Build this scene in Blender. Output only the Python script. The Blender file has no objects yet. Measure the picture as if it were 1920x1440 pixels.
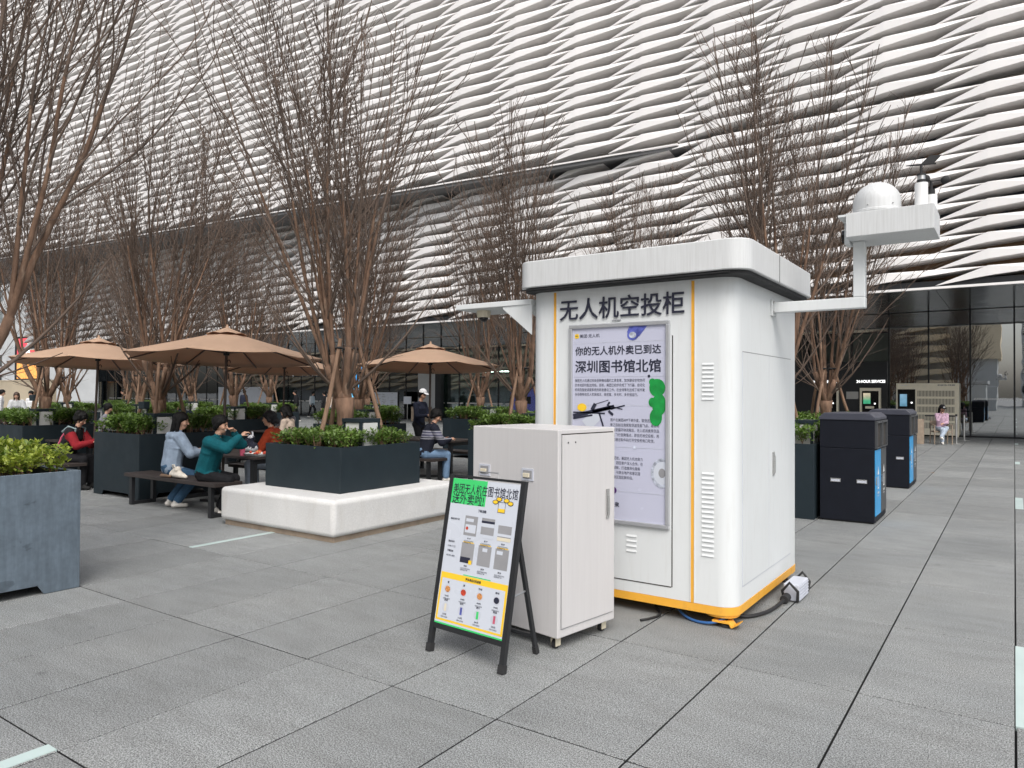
import bpy, bmesh, math, random
import numpy as np
from mathutils import Vector, Matrix, noise
random.seed(7)
R = math.radians
sc = bpy.context.scene
COL = sc.collection
# ------------------------------------------------------------------ camera
CAM_H = 1.65
cd = bpy.data.cameras.new('camera'); cam = bpy.data.objects.new('camera', cd); COL.objects.link(cam)
cd.sensor_width = 36.0; cd.lens = 36.0 * 1363.45 / 1920.0
cd.clip_start = 0.05; cd.clip_end = 3000
YAW, PITCH, ROLL = R(34.642), R(0.768), R(0.304)
_f = Vector((-math.sin(YAW) * math.cos(PITCH), math.cos(YAW) * math.cos(PITCH), math.sin(PITCH)))
_r0 = Vector((math.cos(YAW), math.sin(YAW), 0)); _u0 = _r0.cross(_f)
_r = _r0 * math.cos(ROLL) + _u0 * math.sin(ROLL); _u = -_r0 * math.sin(ROLL) + _u0 * math.cos(ROLL)
cam.matrix_world = Matrix(((_r.x, _u.x, -_f.x, 0), (_r.y, _u.y, -_f.y, 0), (_r.z, _u.z, -_f.z, CAM_H), (0, 0, 0, 1)))
sc.camera = cam
# ------------------------------------------------------------------ sky, sun, exposure
SUN_EL, SUN_AZ = R(52), R(138)          # azimuth measured clockwise from +Y
w = bpy.data.worlds.new('World'); sc.world = w; w.use_nodes = True
nt = w.node_tree; nt.nodes.clear()
sky = nt.nodes.new('ShaderNodeTexSky'); sky.sky_type = 'NISHITA'; sky.sun_disc = False
sky.sun_elevation = SUN_EL; sky.sun_rotation = SUN_AZ; sky.dust_density = 4.0; sky.air_density = 1.0; sky.ozone_density = 1.0
hs = nt.nodes.new('ShaderNodeHueSaturation'); hs.inputs['Saturation'].default_value = 0.42
bg = nt.nodes.new('ShaderNodeBackground'); bg.inputs['Strength'].default_value = 0.15
wo = nt.nodes.new('ShaderNodeOutputWorld')
nt.links.new(sky.outputs[0], hs.inputs['Color']); nt.links.new(hs.outputs[0], bg.inputs[0]); nt.links.new(bg.outputs[0], wo.inputs[0])
sl = bpy.data.lights.new('sun', 'SUN'); sl.energy = 1.5; sl.angle = R(40); sl.color = (1.0, 0.98, 0.95)
so = bpy.data.objects.new('sun', sl); COL.objects.link(so)
sdir = Vector((math.sin(SUN_AZ) * math.cos(SUN_EL), math.cos(SUN_AZ) * math.cos(SUN_EL), math.sin(SUN_EL)))
so.location = sdir * 60; so.rotation_euler = sdir.to_track_quat('Z', 'Y').to_euler()
vs = sc.view_settings; vs.view_transform = 'Standard'; vs.look = 'None'; vs.gamma = 1.0; vs.use_curve_mapping = False
vs.exposure = 0.42
sc.render.engine = 'CYCLES'

# ------------------------------------------------------------------ materials
MATS = {}
def _mix(nt, fac, a, b, blend='MIX'):
    m = nt.nodes.new('ShaderNodeMix'); m.data_type = 'RGBA'; m.blend_type = blend
    for i, v in ((0, fac), (6, a), (7, b)):
        if hasattr(v, 'is_linked'): nt.links.new(v, m.inputs[i])
        elif isinstance(v, (int, float)): m.inputs[i].default_value = v
        else: m.inputs[i].default_value = (v[0], v[1], v[2], 1)
    return m.outputs[2]
def _ramp(nt, src, p0, p1, c0=(0, 0, 0), c1=(1, 1, 1)):
    r = nt.nodes.new('ShaderNodeValToRGB'); nt.links.new(src, r.inputs[0])
    r.color_ramp.elements[0].position = p0; r.color_ramp.elements[1].position = p1
    r.color_ramp.elements[0].color = (*c0, 1); r.color_ramp.elements[1].color = (*c1, 1)
    return r.outputs[0]
def _noise(nt, scale, detail=4, vec=None, stretch=None, rough=0.55):
    n = nt.nodes.new('ShaderNodeTexNoise'); n.inputs['Scale'].default_value = scale; n.inputs['Detail'].default_value = detail
    n.inputs['Roughness'].default_value = rough
    if vec is None:
        tc = nt.nodes.new('ShaderNodeTexCoord'); vec = tc.outputs['Object']
    if stretch:
        mp = nt.nodes.new('ShaderNodeMapping'); mp.inputs['Scale'].default_value = stretch
        nt.links.new(vec, mp.inputs[0]); vec = mp.outputs[0]
    nt.links.new(vec, n.inputs['Vector'])
    return n.outputs[0]
def mat(name, col, rough=0.5, metal=0.0, var=0.12, vscale=6.0, stretch=None, bump=0.0, bscale=60.0, dirt=None, spec=0.5,
        island=0.0, objrand=0.0, emis=None, speck=None, coat=0.0, sss=0.0):
    if name in MATS: return MATS[name]
    m = bpy.data.materials.new(name); m.use_nodes = True; nt = m.node_tree
    b = nt.nodes['Principled BSDF']
    b.inputs['Roughness'].default_value = rough; b.inputs['Metallic'].default_value = metal
    b.inputs['Specular IOR Level'].default_value = spec
    if coat: b.inputs['Coat Weight'].default_value = coat
    c0 = tuple(max(0, x * (1 - var)) for x in col); c1 = tuple(min(1, x * (1 + var)) for x in col)
    out = _mix(nt, _ramp(nt, _noise(nt, vscale, 5, stretch=stretch), 0.3, 0.7), c0, c1)
    if dirt:                                                   # (colour, scale, lo, hi, amount, stretch)
        dc, ds, lo, hi, am, st = dirt
        f = _ramp(nt, _noise(nt, ds, 6, stretch=st), lo, hi, (0, 0, 0), (am, am, am))
        out = _mix(nt, f, out, dc)
    if speck:                                                  # (scale, amount) fine grain
        for s, a in speck:
            out = _mix(nt, 1.0, out, _ramp(nt, _noise(nt, s, 2), 0.35, 0.65, (1 - a,) * 3, (1 + a,) * 3), 'MULTIPLY')
    if island:
        g = nt.nodes.new('ShaderNodeNewGeometry')
        out = _mix(nt, 1.0, out, _ramp(nt, g.outputs['Random Per Island'], 0, 1, (1 - island,) * 3, (1 + island,) * 3), 'MULTIPLY')
    if objrand:
        g = nt.nodes.new('ShaderNodeObjectInfo')
        out = _mix(nt, 1.0, out, _ramp(nt, g.outputs['Random'], 0, 1, (1 - objrand,) * 3, (1 + objrand,) * 3), 'MULTIPLY')
    nt.links.new(out, b.inputs['Base Color'])
    if bump:
        bp = nt.nodes.new('ShaderNodeBump'); bp.inputs['Strength'].default_value = bump; bp.inputs['Distance'].default_value = 0.01
        nt.links.new(_noise(nt, bscale, 4), bp.inputs['Height']); nt.links.new(bp.outputs[0], b.inputs['Normal'])
    rr = _ramp(nt, _noise(nt, vscale * 1.7, 3), 0.2, 0.8, (max(0.02, rough - 0.08),) * 3, (min(1, rough + 0.08),) * 3)
    nt.links.new(rr, b.inputs['Roughness'])
    if emis:
        b.inputs['Emission Color'].default_value = (*emis[0], 1); b.inputs['Emission Strength'].default_value = emis[1]
    if sss:
        b.inputs['Subsurface Weight'].default_value = sss; b.inputs['Subsurface Radius'].default_value = (0.02, 0.008, 0.005)
    MATS[name] = m
    return m
M = {}
M['kiosk'] = mat('white_enamel', (0.665, 0.685, 0.685), 0.5, var=0.02, vscale=2.0, spec=0.3, dirt=((0.50, 0.49, 0.46), 5.0, 0.52, 0.85, 0.30, (6, 6, 0.7)), bump=0.02, bscale=9)
M['kiosk_roof'] = mat('streaked_white_enamel', (0.60, 0.61, 0.61), 0.45, var=0.03, vscale=3.0, dirt=((0.44, 0.44, 0.43), 9.0, 0.42, 0.75, 0.5, (9, 9, 0.35)))
M['cab'] = mat('cabinet_off_white', (0.56, 0.545, 0.54), 0.42, var=0.025, vscale=4, stretch=(14, 14, 0.5), dirt=((0.45, 0.43, 0.42), 4.0, 0.55, 0.9, 0.25, (8, 8, 0.6)))
M['yellow'] = mat('orange_yellow_paint', (0.80, 0.40, 0.045), 0.42, var=0.06, dirt=((0.25, 0.16, 0.07), 7, 0.58, 0.85, 0.5, None))
M['black_metal'] = mat('black_painted_metal', (0.018, 0.019, 0.021), 0.42, var=0.15, vscale=8)
M['rubber'] = mat('black_rubber', (0.022, 0.022, 0.023), 0.8, var=0.2)
M['steel'] = mat('brushed_steel', (0.55, 0.55, 0.54), 0.32, metal=0.9, var=0.08, stretch=(2, 2, 30))
M['alu'] = mat('aluminium_frame', (0.52, 0.53, 0.55), 0.38, metal=0.55, var=0.04)
M['planter'] = mat('dark_slate_painted_steel', (0.015, 0.024, 0.030), 0.5, var=0.10, vscale=3, dirt=((0.04, 0.05, 0.055), 2.5, 0.55, 0.85, 0.35, (1, 1, 0.5)), spec=0.28)
M['planter_old'] = mat('weathered_blue_grey_steel', (0.108, 0.140, 0.172), 0.55, var=0.14, vscale=7, stretch=(5, 5, 0.5),
                       dirt=((0.045, 0.06, 0.075), 2.6, 0.615, 0.640, 0.55, (1.0, 1.0, 1.9)), speck=((26, 0.07), (4, 0.10)))
M['soil'] = mat('brown_soil', (0.10, 0.06, 0.035), 0.95, var=0.4, vscale=30, bump=0.8, bscale=40)
M['bark'] = mat('peeling_tan_bark', (0.150, 0.088, 0.056), 0.85, var=0.42, vscale=9, stretch=(2.2, 2.2, 0.5), dirt=((0.34, 0.24, 0.17), 7.0, 0.56, 0.70, 0.7, (2.5, 2.5, 0.45)), bump=0.7, bscale=35)
M['twig'] = mat('brown_twig_bark', (0.105, 0.074, 0.056), 0.85, var=0.35, vscale=1.6, dirt=((0.26, 0.19, 0.15), 1.3, 0.52, 0.75, 0.6, None))
M['stake'] = mat('stripped_wood_pole', (0.19, 0.115, 0.072), 0.75, var=0.3, vscale=5, stretch=(4, 4, 0.4), dirt=((0.36, 0.25, 0.17), 4, 0.55, 0.75, 0.6, (2, 2, 0.5)), bump=0.3, bscale=25)
def leafmat(name, col, col2):
    m = bpy.data.materials.new(name); m.use_nodes = True; nt = m.node_tree; b = nt.nodes['Principled BSDF']
    g = nt.nodes.new('ShaderNodeNewGeometry')
    c = _mix(nt, _ramp(nt, g.outputs['Random Per Island'], 0.1, 0.95), col, col2)
    c = _mix(nt, _ramp(nt, _noise(nt, 5, 3), 0.35, 0.7), c, tuple(x * 1.5 for x in col2))
    nt.links.new(c, b.inputs['Base Color']); b.inputs['Roughness'].default_value = 0.42; b.inputs['Specular IOR Level'].default_value = 0.45
    tr = nt.nodes.new('ShaderNodeBsdfTranslucent'); nt.links.new(_mix(nt, 1.0, c, (1.3, 1.5, 0.7), 'MULTIPLY'), tr.inputs[0])
    mx = nt.nodes.new('ShaderNodeMixShader'); mx.inputs[0].default_value = 0.25
    nt.links.new(b.outputs[0], mx.inputs[1]); nt.links.new(tr.outputs[0], mx.inputs[2])
    nt.links.new(mx.outputs[0], nt.nodes['Material Output'].inputs[0]); return m
M['leaf'] = leafmat('hedge_leaf', (0.024, 0.056, 0.013), (0.105, 0.165, 0.034))
M['leaf_y'] = leafmat('yellow_green_leaf', (0.05, 0.12, 0.018), (0.26, 0.29, 0.045))
M['stone'] = mat('white_cast_stone', (0.635, 0.63, 0.615), 0.62, var=0.05, vscale=2.5, dirt=((0.46, 0.43, 0.38), 3.0, 0.52, 0.85, 0.45, (2.5, 2.5, 0.6)), speck=((60, 0.05),), bump=0.15, bscale=45)
M['stone_base'] = mat('tan_plinth', (0.30, 0.235, 0.175), 0.8, var=0.2, vscale=8)
M['canvas'] = mat('tan_canvas', (0.60, 0.41, 0.285), 0.85, var=0.05, vscale=3, bump=0.1, bscale=300)
_b = M['canvas'].node_tree; _p = _b.nodes['Principled BSDF']; _t = _b.nodes.new('ShaderNodeBsdfTranslucent'); _t.inputs[0].default_value = (0.42, 0.22, 0.12, 1)
_x = _b.nodes.new('ShaderNodeMixShader'); _x.inputs[0].default_value = 0.32
_b.links.new(_p.outputs[0], _x.inputs[1]); _b.links.new(_t.outputs[0], _x.inputs[2]); _b.links.new(_x.outputs[0], _b.nodes['Material Output'].inputs[0])
M['pole_brown'] = mat('brown_anodised_pole', (0.075, 0.050, 0.038), 0.4, var=0.1)
M['wood_dark'] = mat('dark_stained_slab', (0.040, 0.031, 0.028), 0.55, var=0.25, vscale=3, stretch=(0.6, 9, 9))
M['fin'] = mat('white_coated_aluminium', (0.80, 0.775, 0.755), 0.45, var=0.03, vscale=0.4, objrand=0.05, dirt=((0.5, 0.47, 0.43), 0.8, 0.60, 0.9, 0.25, (1, 1, 2.5)))
M['fin_dark'] = mat('fascia_grey', (0.12, 0.12, 0.12), 0.6, var=0.08, vscale=0.5)
M['soffit'] = mat('dark_polished_soffit', (0.028, 0.030, 0.033), 0.16, var=0.25, vscale=0.7, stretch=(1, 9, 1), spec=0.7)
M['mullion'] = mat('black_mullion', (0.012, 0.013, 0.015), 0.4, var=0.1)
M['wallblack'] = mat('black_wall_panel', (0.014, 0.016, 0.019), 0.45, var=0.15, vscale=2)
M['interior'] = mat('dim_interior', (0.36, 0.40, 0.38), 0.8, var=0.5, vscale=0.35, stretch=(1, 1, 0.3))
M['interior_floor'] = mat('interior_floor', (0.12, 0.12, 0.12), 0.4, var=0.2)
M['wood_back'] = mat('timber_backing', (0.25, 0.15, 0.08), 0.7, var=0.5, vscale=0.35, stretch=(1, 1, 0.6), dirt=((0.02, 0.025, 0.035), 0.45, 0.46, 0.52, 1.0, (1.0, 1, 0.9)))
M['wall_beige'] = mat('grey_beige_backing', (0.33, 0.30, 0.27), 0.8, var=0.1)  # plain grey-beige colour of the wall behind the upper fins
M['cream'] = mat('cream_powder_coat', (0.90, 0.83, 0.66), 0.5, var=0.04)
M['cream_stone'] = mat('cream_stone', (0.82, 0.69, 0.50), 0.8, var=0.10, vscale=0.3)
M['tower'] = mat('tower_stone', (0.52, 0.53, 0.53), 0.8, var=0.1, vscale=0.4)
M['slot'] = mat('dark_slot', (0.035, 0.03, 0.025), 0.8, var=0.2)
M['white'] = mat('white_plastic', (0.78, 0.78, 0.77), 0.45, var=0.02)
M['ivory'] = mat('ivory_plastic', (0.66, 0.60, 0.46), 0.5, var=0.04)
M['paper'] = mat('print_white', (0.56, 0.59, 0.65), 0.3, var=0.02, vscale=2)
M['paper_lilac'] = mat('print_pale_lilac', (0.50, 0.51, 0.62), 0.22, var=0.02, vscale=2)
M['ink'] = mat('print_ink', (0.022, 0.024, 0.045), 0.45, var=0.05)
M['ink_grey'] = mat('print_grey', (0.28, 0.28, 0.29), 0.45, var=0.1)
M['ink_lightgrey'] = mat('print_light_grey', (0.52, 0.54, 0.60), 0.45, var=0.05)
M['ink_green'] = mat('print_green', (0.05, 0.56, 0.15), 0.4, var=0.04)
M['ink_dgreen'] = mat('print_deep_green', (0.01, 0.26, 0.05), 0.35, var=0.25, vscale=14)
M['ink_yellow'] = mat('print_yellow', (0.85, 0.55, 0.03), 0.45, var=0.04)
M['ink_red'] = mat('print_red', (0.50, 0.055, 0.025), 0.45, var=0.4, vscale=90)
M['ink_food'] = mat('print_food', (0.55, 0.24, 0.08), 0.45, var=0.6, vscale=80)
M['ink_blue'] = mat('print_blue', (0.10, 0.12, 0.42), 0.3, var=0.5, vscale=16)
M['ink_silver'] = mat('print_silver', (0.42, 0.45, 0.52), 0.3, var=0.6, vscale=24)
M['ink_purple'] = mat('print_purple', (0.07, 0.02, 0.13), 0.25, var=0.3)
M['sky_blue'] = mat('cyan_blue_panel', (0.025, 0.30, 0.62), 0.4, var=0.05)
M['bin'] = mat('navy_black_bin_steel', (0.008, 0.0095, 0.015), 0.55, spec=0.2, var=0.12, vscale=5, speck=((120, 0.12),))
M['bin_top'] = mat('slate_bin_lid', (0.05, 0.053, 0.072), 0.45, var=0.08)
M['bin_grey'] = mat('grey_bin_panel', (0.055, 0.058, 0.062), 0.5, var=0.08)
M['frost'] = mat('frosted_inlay_glass', (0.48, 0.58, 0.56), 0.35, var=0.05, vscale=3)
M['lampglass'] = mat('opal_lamp_panel', (0.62, 0.62, 0.60), 0.4, var=0.03)
M['cable'] = mat('black_cable', (0.015, 0.015, 0.016), 0.6, var=0.1)
M['cable_blue'] = mat('blue_cable', (0.03, 0.11, 0.30), 0.5, var=0.1)
M['skin'] = mat('skin', (0.52, 0.30, 0.205), 0.5, var=0.08, vscale=20, sss=0.08)
M['hair'] = mat('black_hair', (0.006, 0.0055, 0.0055), 0.6, spec=0.2, var=0.4, vscale=60, stretch=(1, 1, 0.1), bump=0.6, bscale=120)
M['hair_brown'] = mat('brown_hair', (0.05, 0.026, 0.015), 0.45, var=0.4, vscale=60, bump=0.6, bscale=120)
M['hair_grey'] = mat('greying_hair', (0.016, 0.016, 0.018), 0.55, spec=0.25, var=0.6, vscale=70, stretch=(1, 0.2, 1), bump=0.5, bscale=120)
M['eye'] = mat('dark_eye', (0.012, 0.010, 0.009), 0.2, var=0.1)
M['lip'] = mat('lip', (0.30, 0.09, 0.075), 0.45, var=0.1)
M['teeth'] = mat('teeth', (0.75, 0.73, 0.68), 0.35, var=0.03)
def cloth(name, col, **k): M[name] = mat(name, col, 0.9, var=k.pop('var', 0.16), vscale=k.pop('vscale', 14), bump=0.5, bscale=38, spec=0.25, **k)
for n_, c_ in dict(hoodie_blue=(0.24, 0.30, 0.38), teal=(0.004, 0.085, 0.105), rust=(0.36, 0.052, 0.020), beige=(0.52, 0.42, 0.34), navy=(0.013, 0.016, 0.030),
                   black=(0.012, 0.012, 0.014), jeans=(0.16, 0.25, 0.38), jeans_dark=(0.05, 0.11, 0.19), white_cloth=(0.70, 0.70, 0.70), grey_cloth=(0.22, 0.22, 0.24),
                   lilac=(0.50, 0.34, 0.43), pale_denim=(0.40, 0.46, 0.54), shoe_white=(0.66, 0.63, 0.58), dark_red=(0.23, 0.014, 0.020), grey_green=(0.22, 0.29, 0.30),
                   pink=(0.50, 0.10, 0.16), cream_cloth=(0.66, 0.61, 0.53), lightgrey=(0.50, 0.51, 0.52), shoe_black=(0.02, 0.02, 0.02)).items(): cloth('cloth_' + n_, c_)
def emat(name, col, s, col2=None, axis=2, lo=0, hi=1):
    m = bpy.data.materials.new(name); m.use_nodes = True; nt = m.node_tree; b = nt.nodes['Principled BSDF']
    b.inputs['Base Color'].default_value = (0.02, 0.02, 0.02, 1); b.inputs['Roughness'].default_value = 0.25
    b.inputs['Emission Strength'].default_value = s
    c = nt.nodes.new('ShaderNodeRGB'); c.outputs[0].default_value = (*col, 1); out = c.outputs[0]
    if col2:
        tc = nt.nodes.new('ShaderNodeTexCoord'); sx = nt.nodes.new('ShaderNodeSeparateXYZ'); nt.links.new(tc.outputs['Generated'], sx.inputs[0])
        out = _mix(nt, _ramp(nt, sx.outputs[axis], lo, hi), col, col2)
        out = _mix(nt, 0.5, out, _mix(nt, _ramp(nt, _noise(nt, 3, 3), 0.4, 0.6), out, tuple(x * 0.4 for x in col)))
    nt.links.new(out, b.inputs['Emission Color']); MATS[name] = m; return m
M['lit'] = emat('lit_letter', (1, 1, 1), 1.6)
M['lit_warm'] = emat('lit_tube', (1, 0.93, 0.8), 14.0)
M['screen_green'] = emat('screen_green', (0.06, 0.42, 0.22), 0.8, (0.75, 0.62, 0.45), 2, 0.3, 0.7)
M['screen_blue'] = emat('screen_blue', (0.15, 0.36, 0.52), 0.7, (0.25, 0.45, 0.62), 2)
M['screen_cyan'] = emat('screen_cyan', (0.25, 0.75, 1.0), 1.0, (0.03, 0.35, 0.9), 2, 0.2, 0.8)
M['screen_sunset'] = emat('screen_sunset', (1.0, 0.42, 0.10), 1.3, (0.75, 0.03, 0.10), 2, 0.45, 0.62)
M['screen_black'] = mat('black_glass', (0.008, 0.008, 0.009), 0.12, var=0.1)
def stripes():
    m = mat('striped_knit', (0.014, 0.016, 0.026), 0.9, bump=0.5, bscale=40, spec=0.2); nt = m.node_tree; b = nt.nodes['Principled BSDF']
    tc = nt.nodes.new('ShaderNodeTexCoord'); sx = nt.nodes.new('ShaderNodeSeparateXYZ'); nt.links.new(tc.outputs['Object'], sx.inputs[0])
    r = nt.nodes.new('ShaderNodeValToRGB'); r.color_ramp.interpolation = 'CONSTANT'
    mp = nt.nodes.new('ShaderNodeMapRange'); mp.inputs[1].default_value = 0.75; mp.inputs[2].default_value = 1.05
    nt.links.new(sx.outputs[2], mp.inputs[0]); nt.links.new(mp.outputs[0], r.inputs[0])
    el = r.color_ramp.elements; dk = (0.014, 0.016, 0.026, 1); gr = (0.32, 0.32, 0.36, 1); md = (0.09, 0.09, 0.13, 1)
    el[0].position = 0; el[0].color = dk; el[1].position = 0.20; el[1].color = gr
    for p_, c_ in ((0.25, dk), (0.32, gr), (0.37, md), (0.50, gr), (0.55, md), (0.66, gr), (0.71, dk)):
        e = el.new(p_); e.color = c_
    nt.links.new(r.outputs[0], b.inputs['Base Color']); return m
M['striped'] = stripes()
def glassmat(name, tint, refl):
    m = bpy.data.materials.new(name); m.use_nodes = True; nt = m.node_tree; nt.nodes.clear()
    o = nt.nodes.new('ShaderNodeOutputMaterial'); t = nt.nodes.new('ShaderNodeBsdfTransparent'); t.inputs[0].default_value = (*tint, 1)
    g = nt.nodes.new('ShaderNodeBsdfGlossy'); g.inputs[0].default_value = (0.92, 0.95, 0.96, 1); g.inputs['Roughness'].default_value = 0.01
    tc = nt.nodes.new('ShaderNodeTexCoord')
    bp = nt.nodes.new('ShaderNodeBump'); bp.inputs['Strength'].default_value = 0.05; bp.inputs['Distance'].default_value = 0.02
    nt.links.new(_noise(nt, 1.3, 2, stretch=(1, 1, 0.7)), bp.inputs['Height']); nt.links.new(bp.outputs[0], g.inputs['Normal'])
    fr = nt.nodes.new('ShaderNodeFresnel'); fr.inputs[0].default_value = 1.5
    ma = nt.nodes.new('ShaderNodeMath'); ma.operation = 'MULTIPLY_ADD'; ma.inputs[1].default_value = 1.2; ma.inputs[2].default_value = refl
    nt.links.new(fr.outputs[0], ma.inputs[0])
    mx = nt.nodes.new('ShaderNodeMixShader'); nt.links.new(ma.outputs[0], mx.inputs[0]); nt.links.new(t.outputs[0], mx.inputs[1]); nt.links.new(g.outputs[0], mx.inputs[2])
    nt.links.new(mx.outputs[0], o.inputs[0]); return m
M['glass'] = glassmat('tinted_facade_glass', (0.56, 0.68, 0.68), 0.14)
M['glass_dark'] = glassmat('dark_facade_glass', (0.18, 0.19, 0.20), 0.42)
def granite():
    m = bpy.data.materials.new('grey_granite'); m.use_nodes = True; nt = m.node_tree; b = nt.nodes['Principled BSDF']
    g = nt.nodes.new('ShaderNodeNewGeometry'); pos = g.outputs['Position']
    oi = nt.nodes.new('ShaderNodeObjectInfo')
    c = _mix(nt, _ramp(nt, _noise(nt, 150, 2, pos), 0.38, 0.62), (0.075, 0.080, 0.079), (0.405, 0.418, 0.414))
    c = _mix(nt, 1.0, c, _ramp(nt, _noise(nt, 60, 3, pos), 0.3, 0.7, (0.84,) * 3, (1.14,) * 3), 'MULTIPLY')
    c = _mix(nt, 1.0, c, _ramp(nt, _noise(nt, 0.9, 5, pos), 0.3, 0.72, (0.86, 0.865, 0.87), (1.08, 1.07, 1.06)), 'MULTIPLY')
    c = _mix(nt, 1.0, c, _ramp(nt, _noise(nt, 2.2, 5, pos, (1, 3.5, 1)), 0.40, 0.80, (1, 1, 1), (0.80, 0.79, 0.78)), 'MULTIPLY')
    st = _ramp(nt, _noise(nt, 3.7, 3, pos), 0.70, 0.74, (1, 1, 1), (0.78, 0.78, 0.79)); c = _mix(nt, 1.0, c, st, 'MULTIPLY')
    c = _mix(nt, 1.0, c, _ramp(nt, oi.outputs['Random'], 0, 1, (0.89,) * 3, (1.10,) * 3), 'MULTIPLY')
    c = _mix(nt, 1.0, c, _ramp(nt, g.outputs['Random Per Island'], 0, 1, (0.93,) * 3, (1.07,) * 3), 'MULTIPLY')
    nt.links.new(c, b.inputs['Base Color'])
    nt.links.new(_ramp(nt, _noise(nt, 1.5, 4, pos), 0.3, 0.7, (0.50,) * 3, (0.72,) * 3), b.inputs['Roughness'])
    bp = nt.nodes.new('ShaderNodeBump'); bp.inputs['Strength'].default_value = 0.35; bp.inputs['Distance'].default_value = 0.004
    nt.links.new(_noise(nt, 220, 2, pos), bp.inputs['Height']); nt.links.new(bp.outputs[0], b.inputs['Normal']); return m
M['granite'] = granite()
M['joint'] = mat('dark_joint', (0.016, 0.016, 0.017), 0.9, var=0.3, vscale=3)
M['ground'] = mat('far_ground', (0.24, 0.24, 0.24), 0.8, var=0.1, vscale=0.3)

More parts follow.
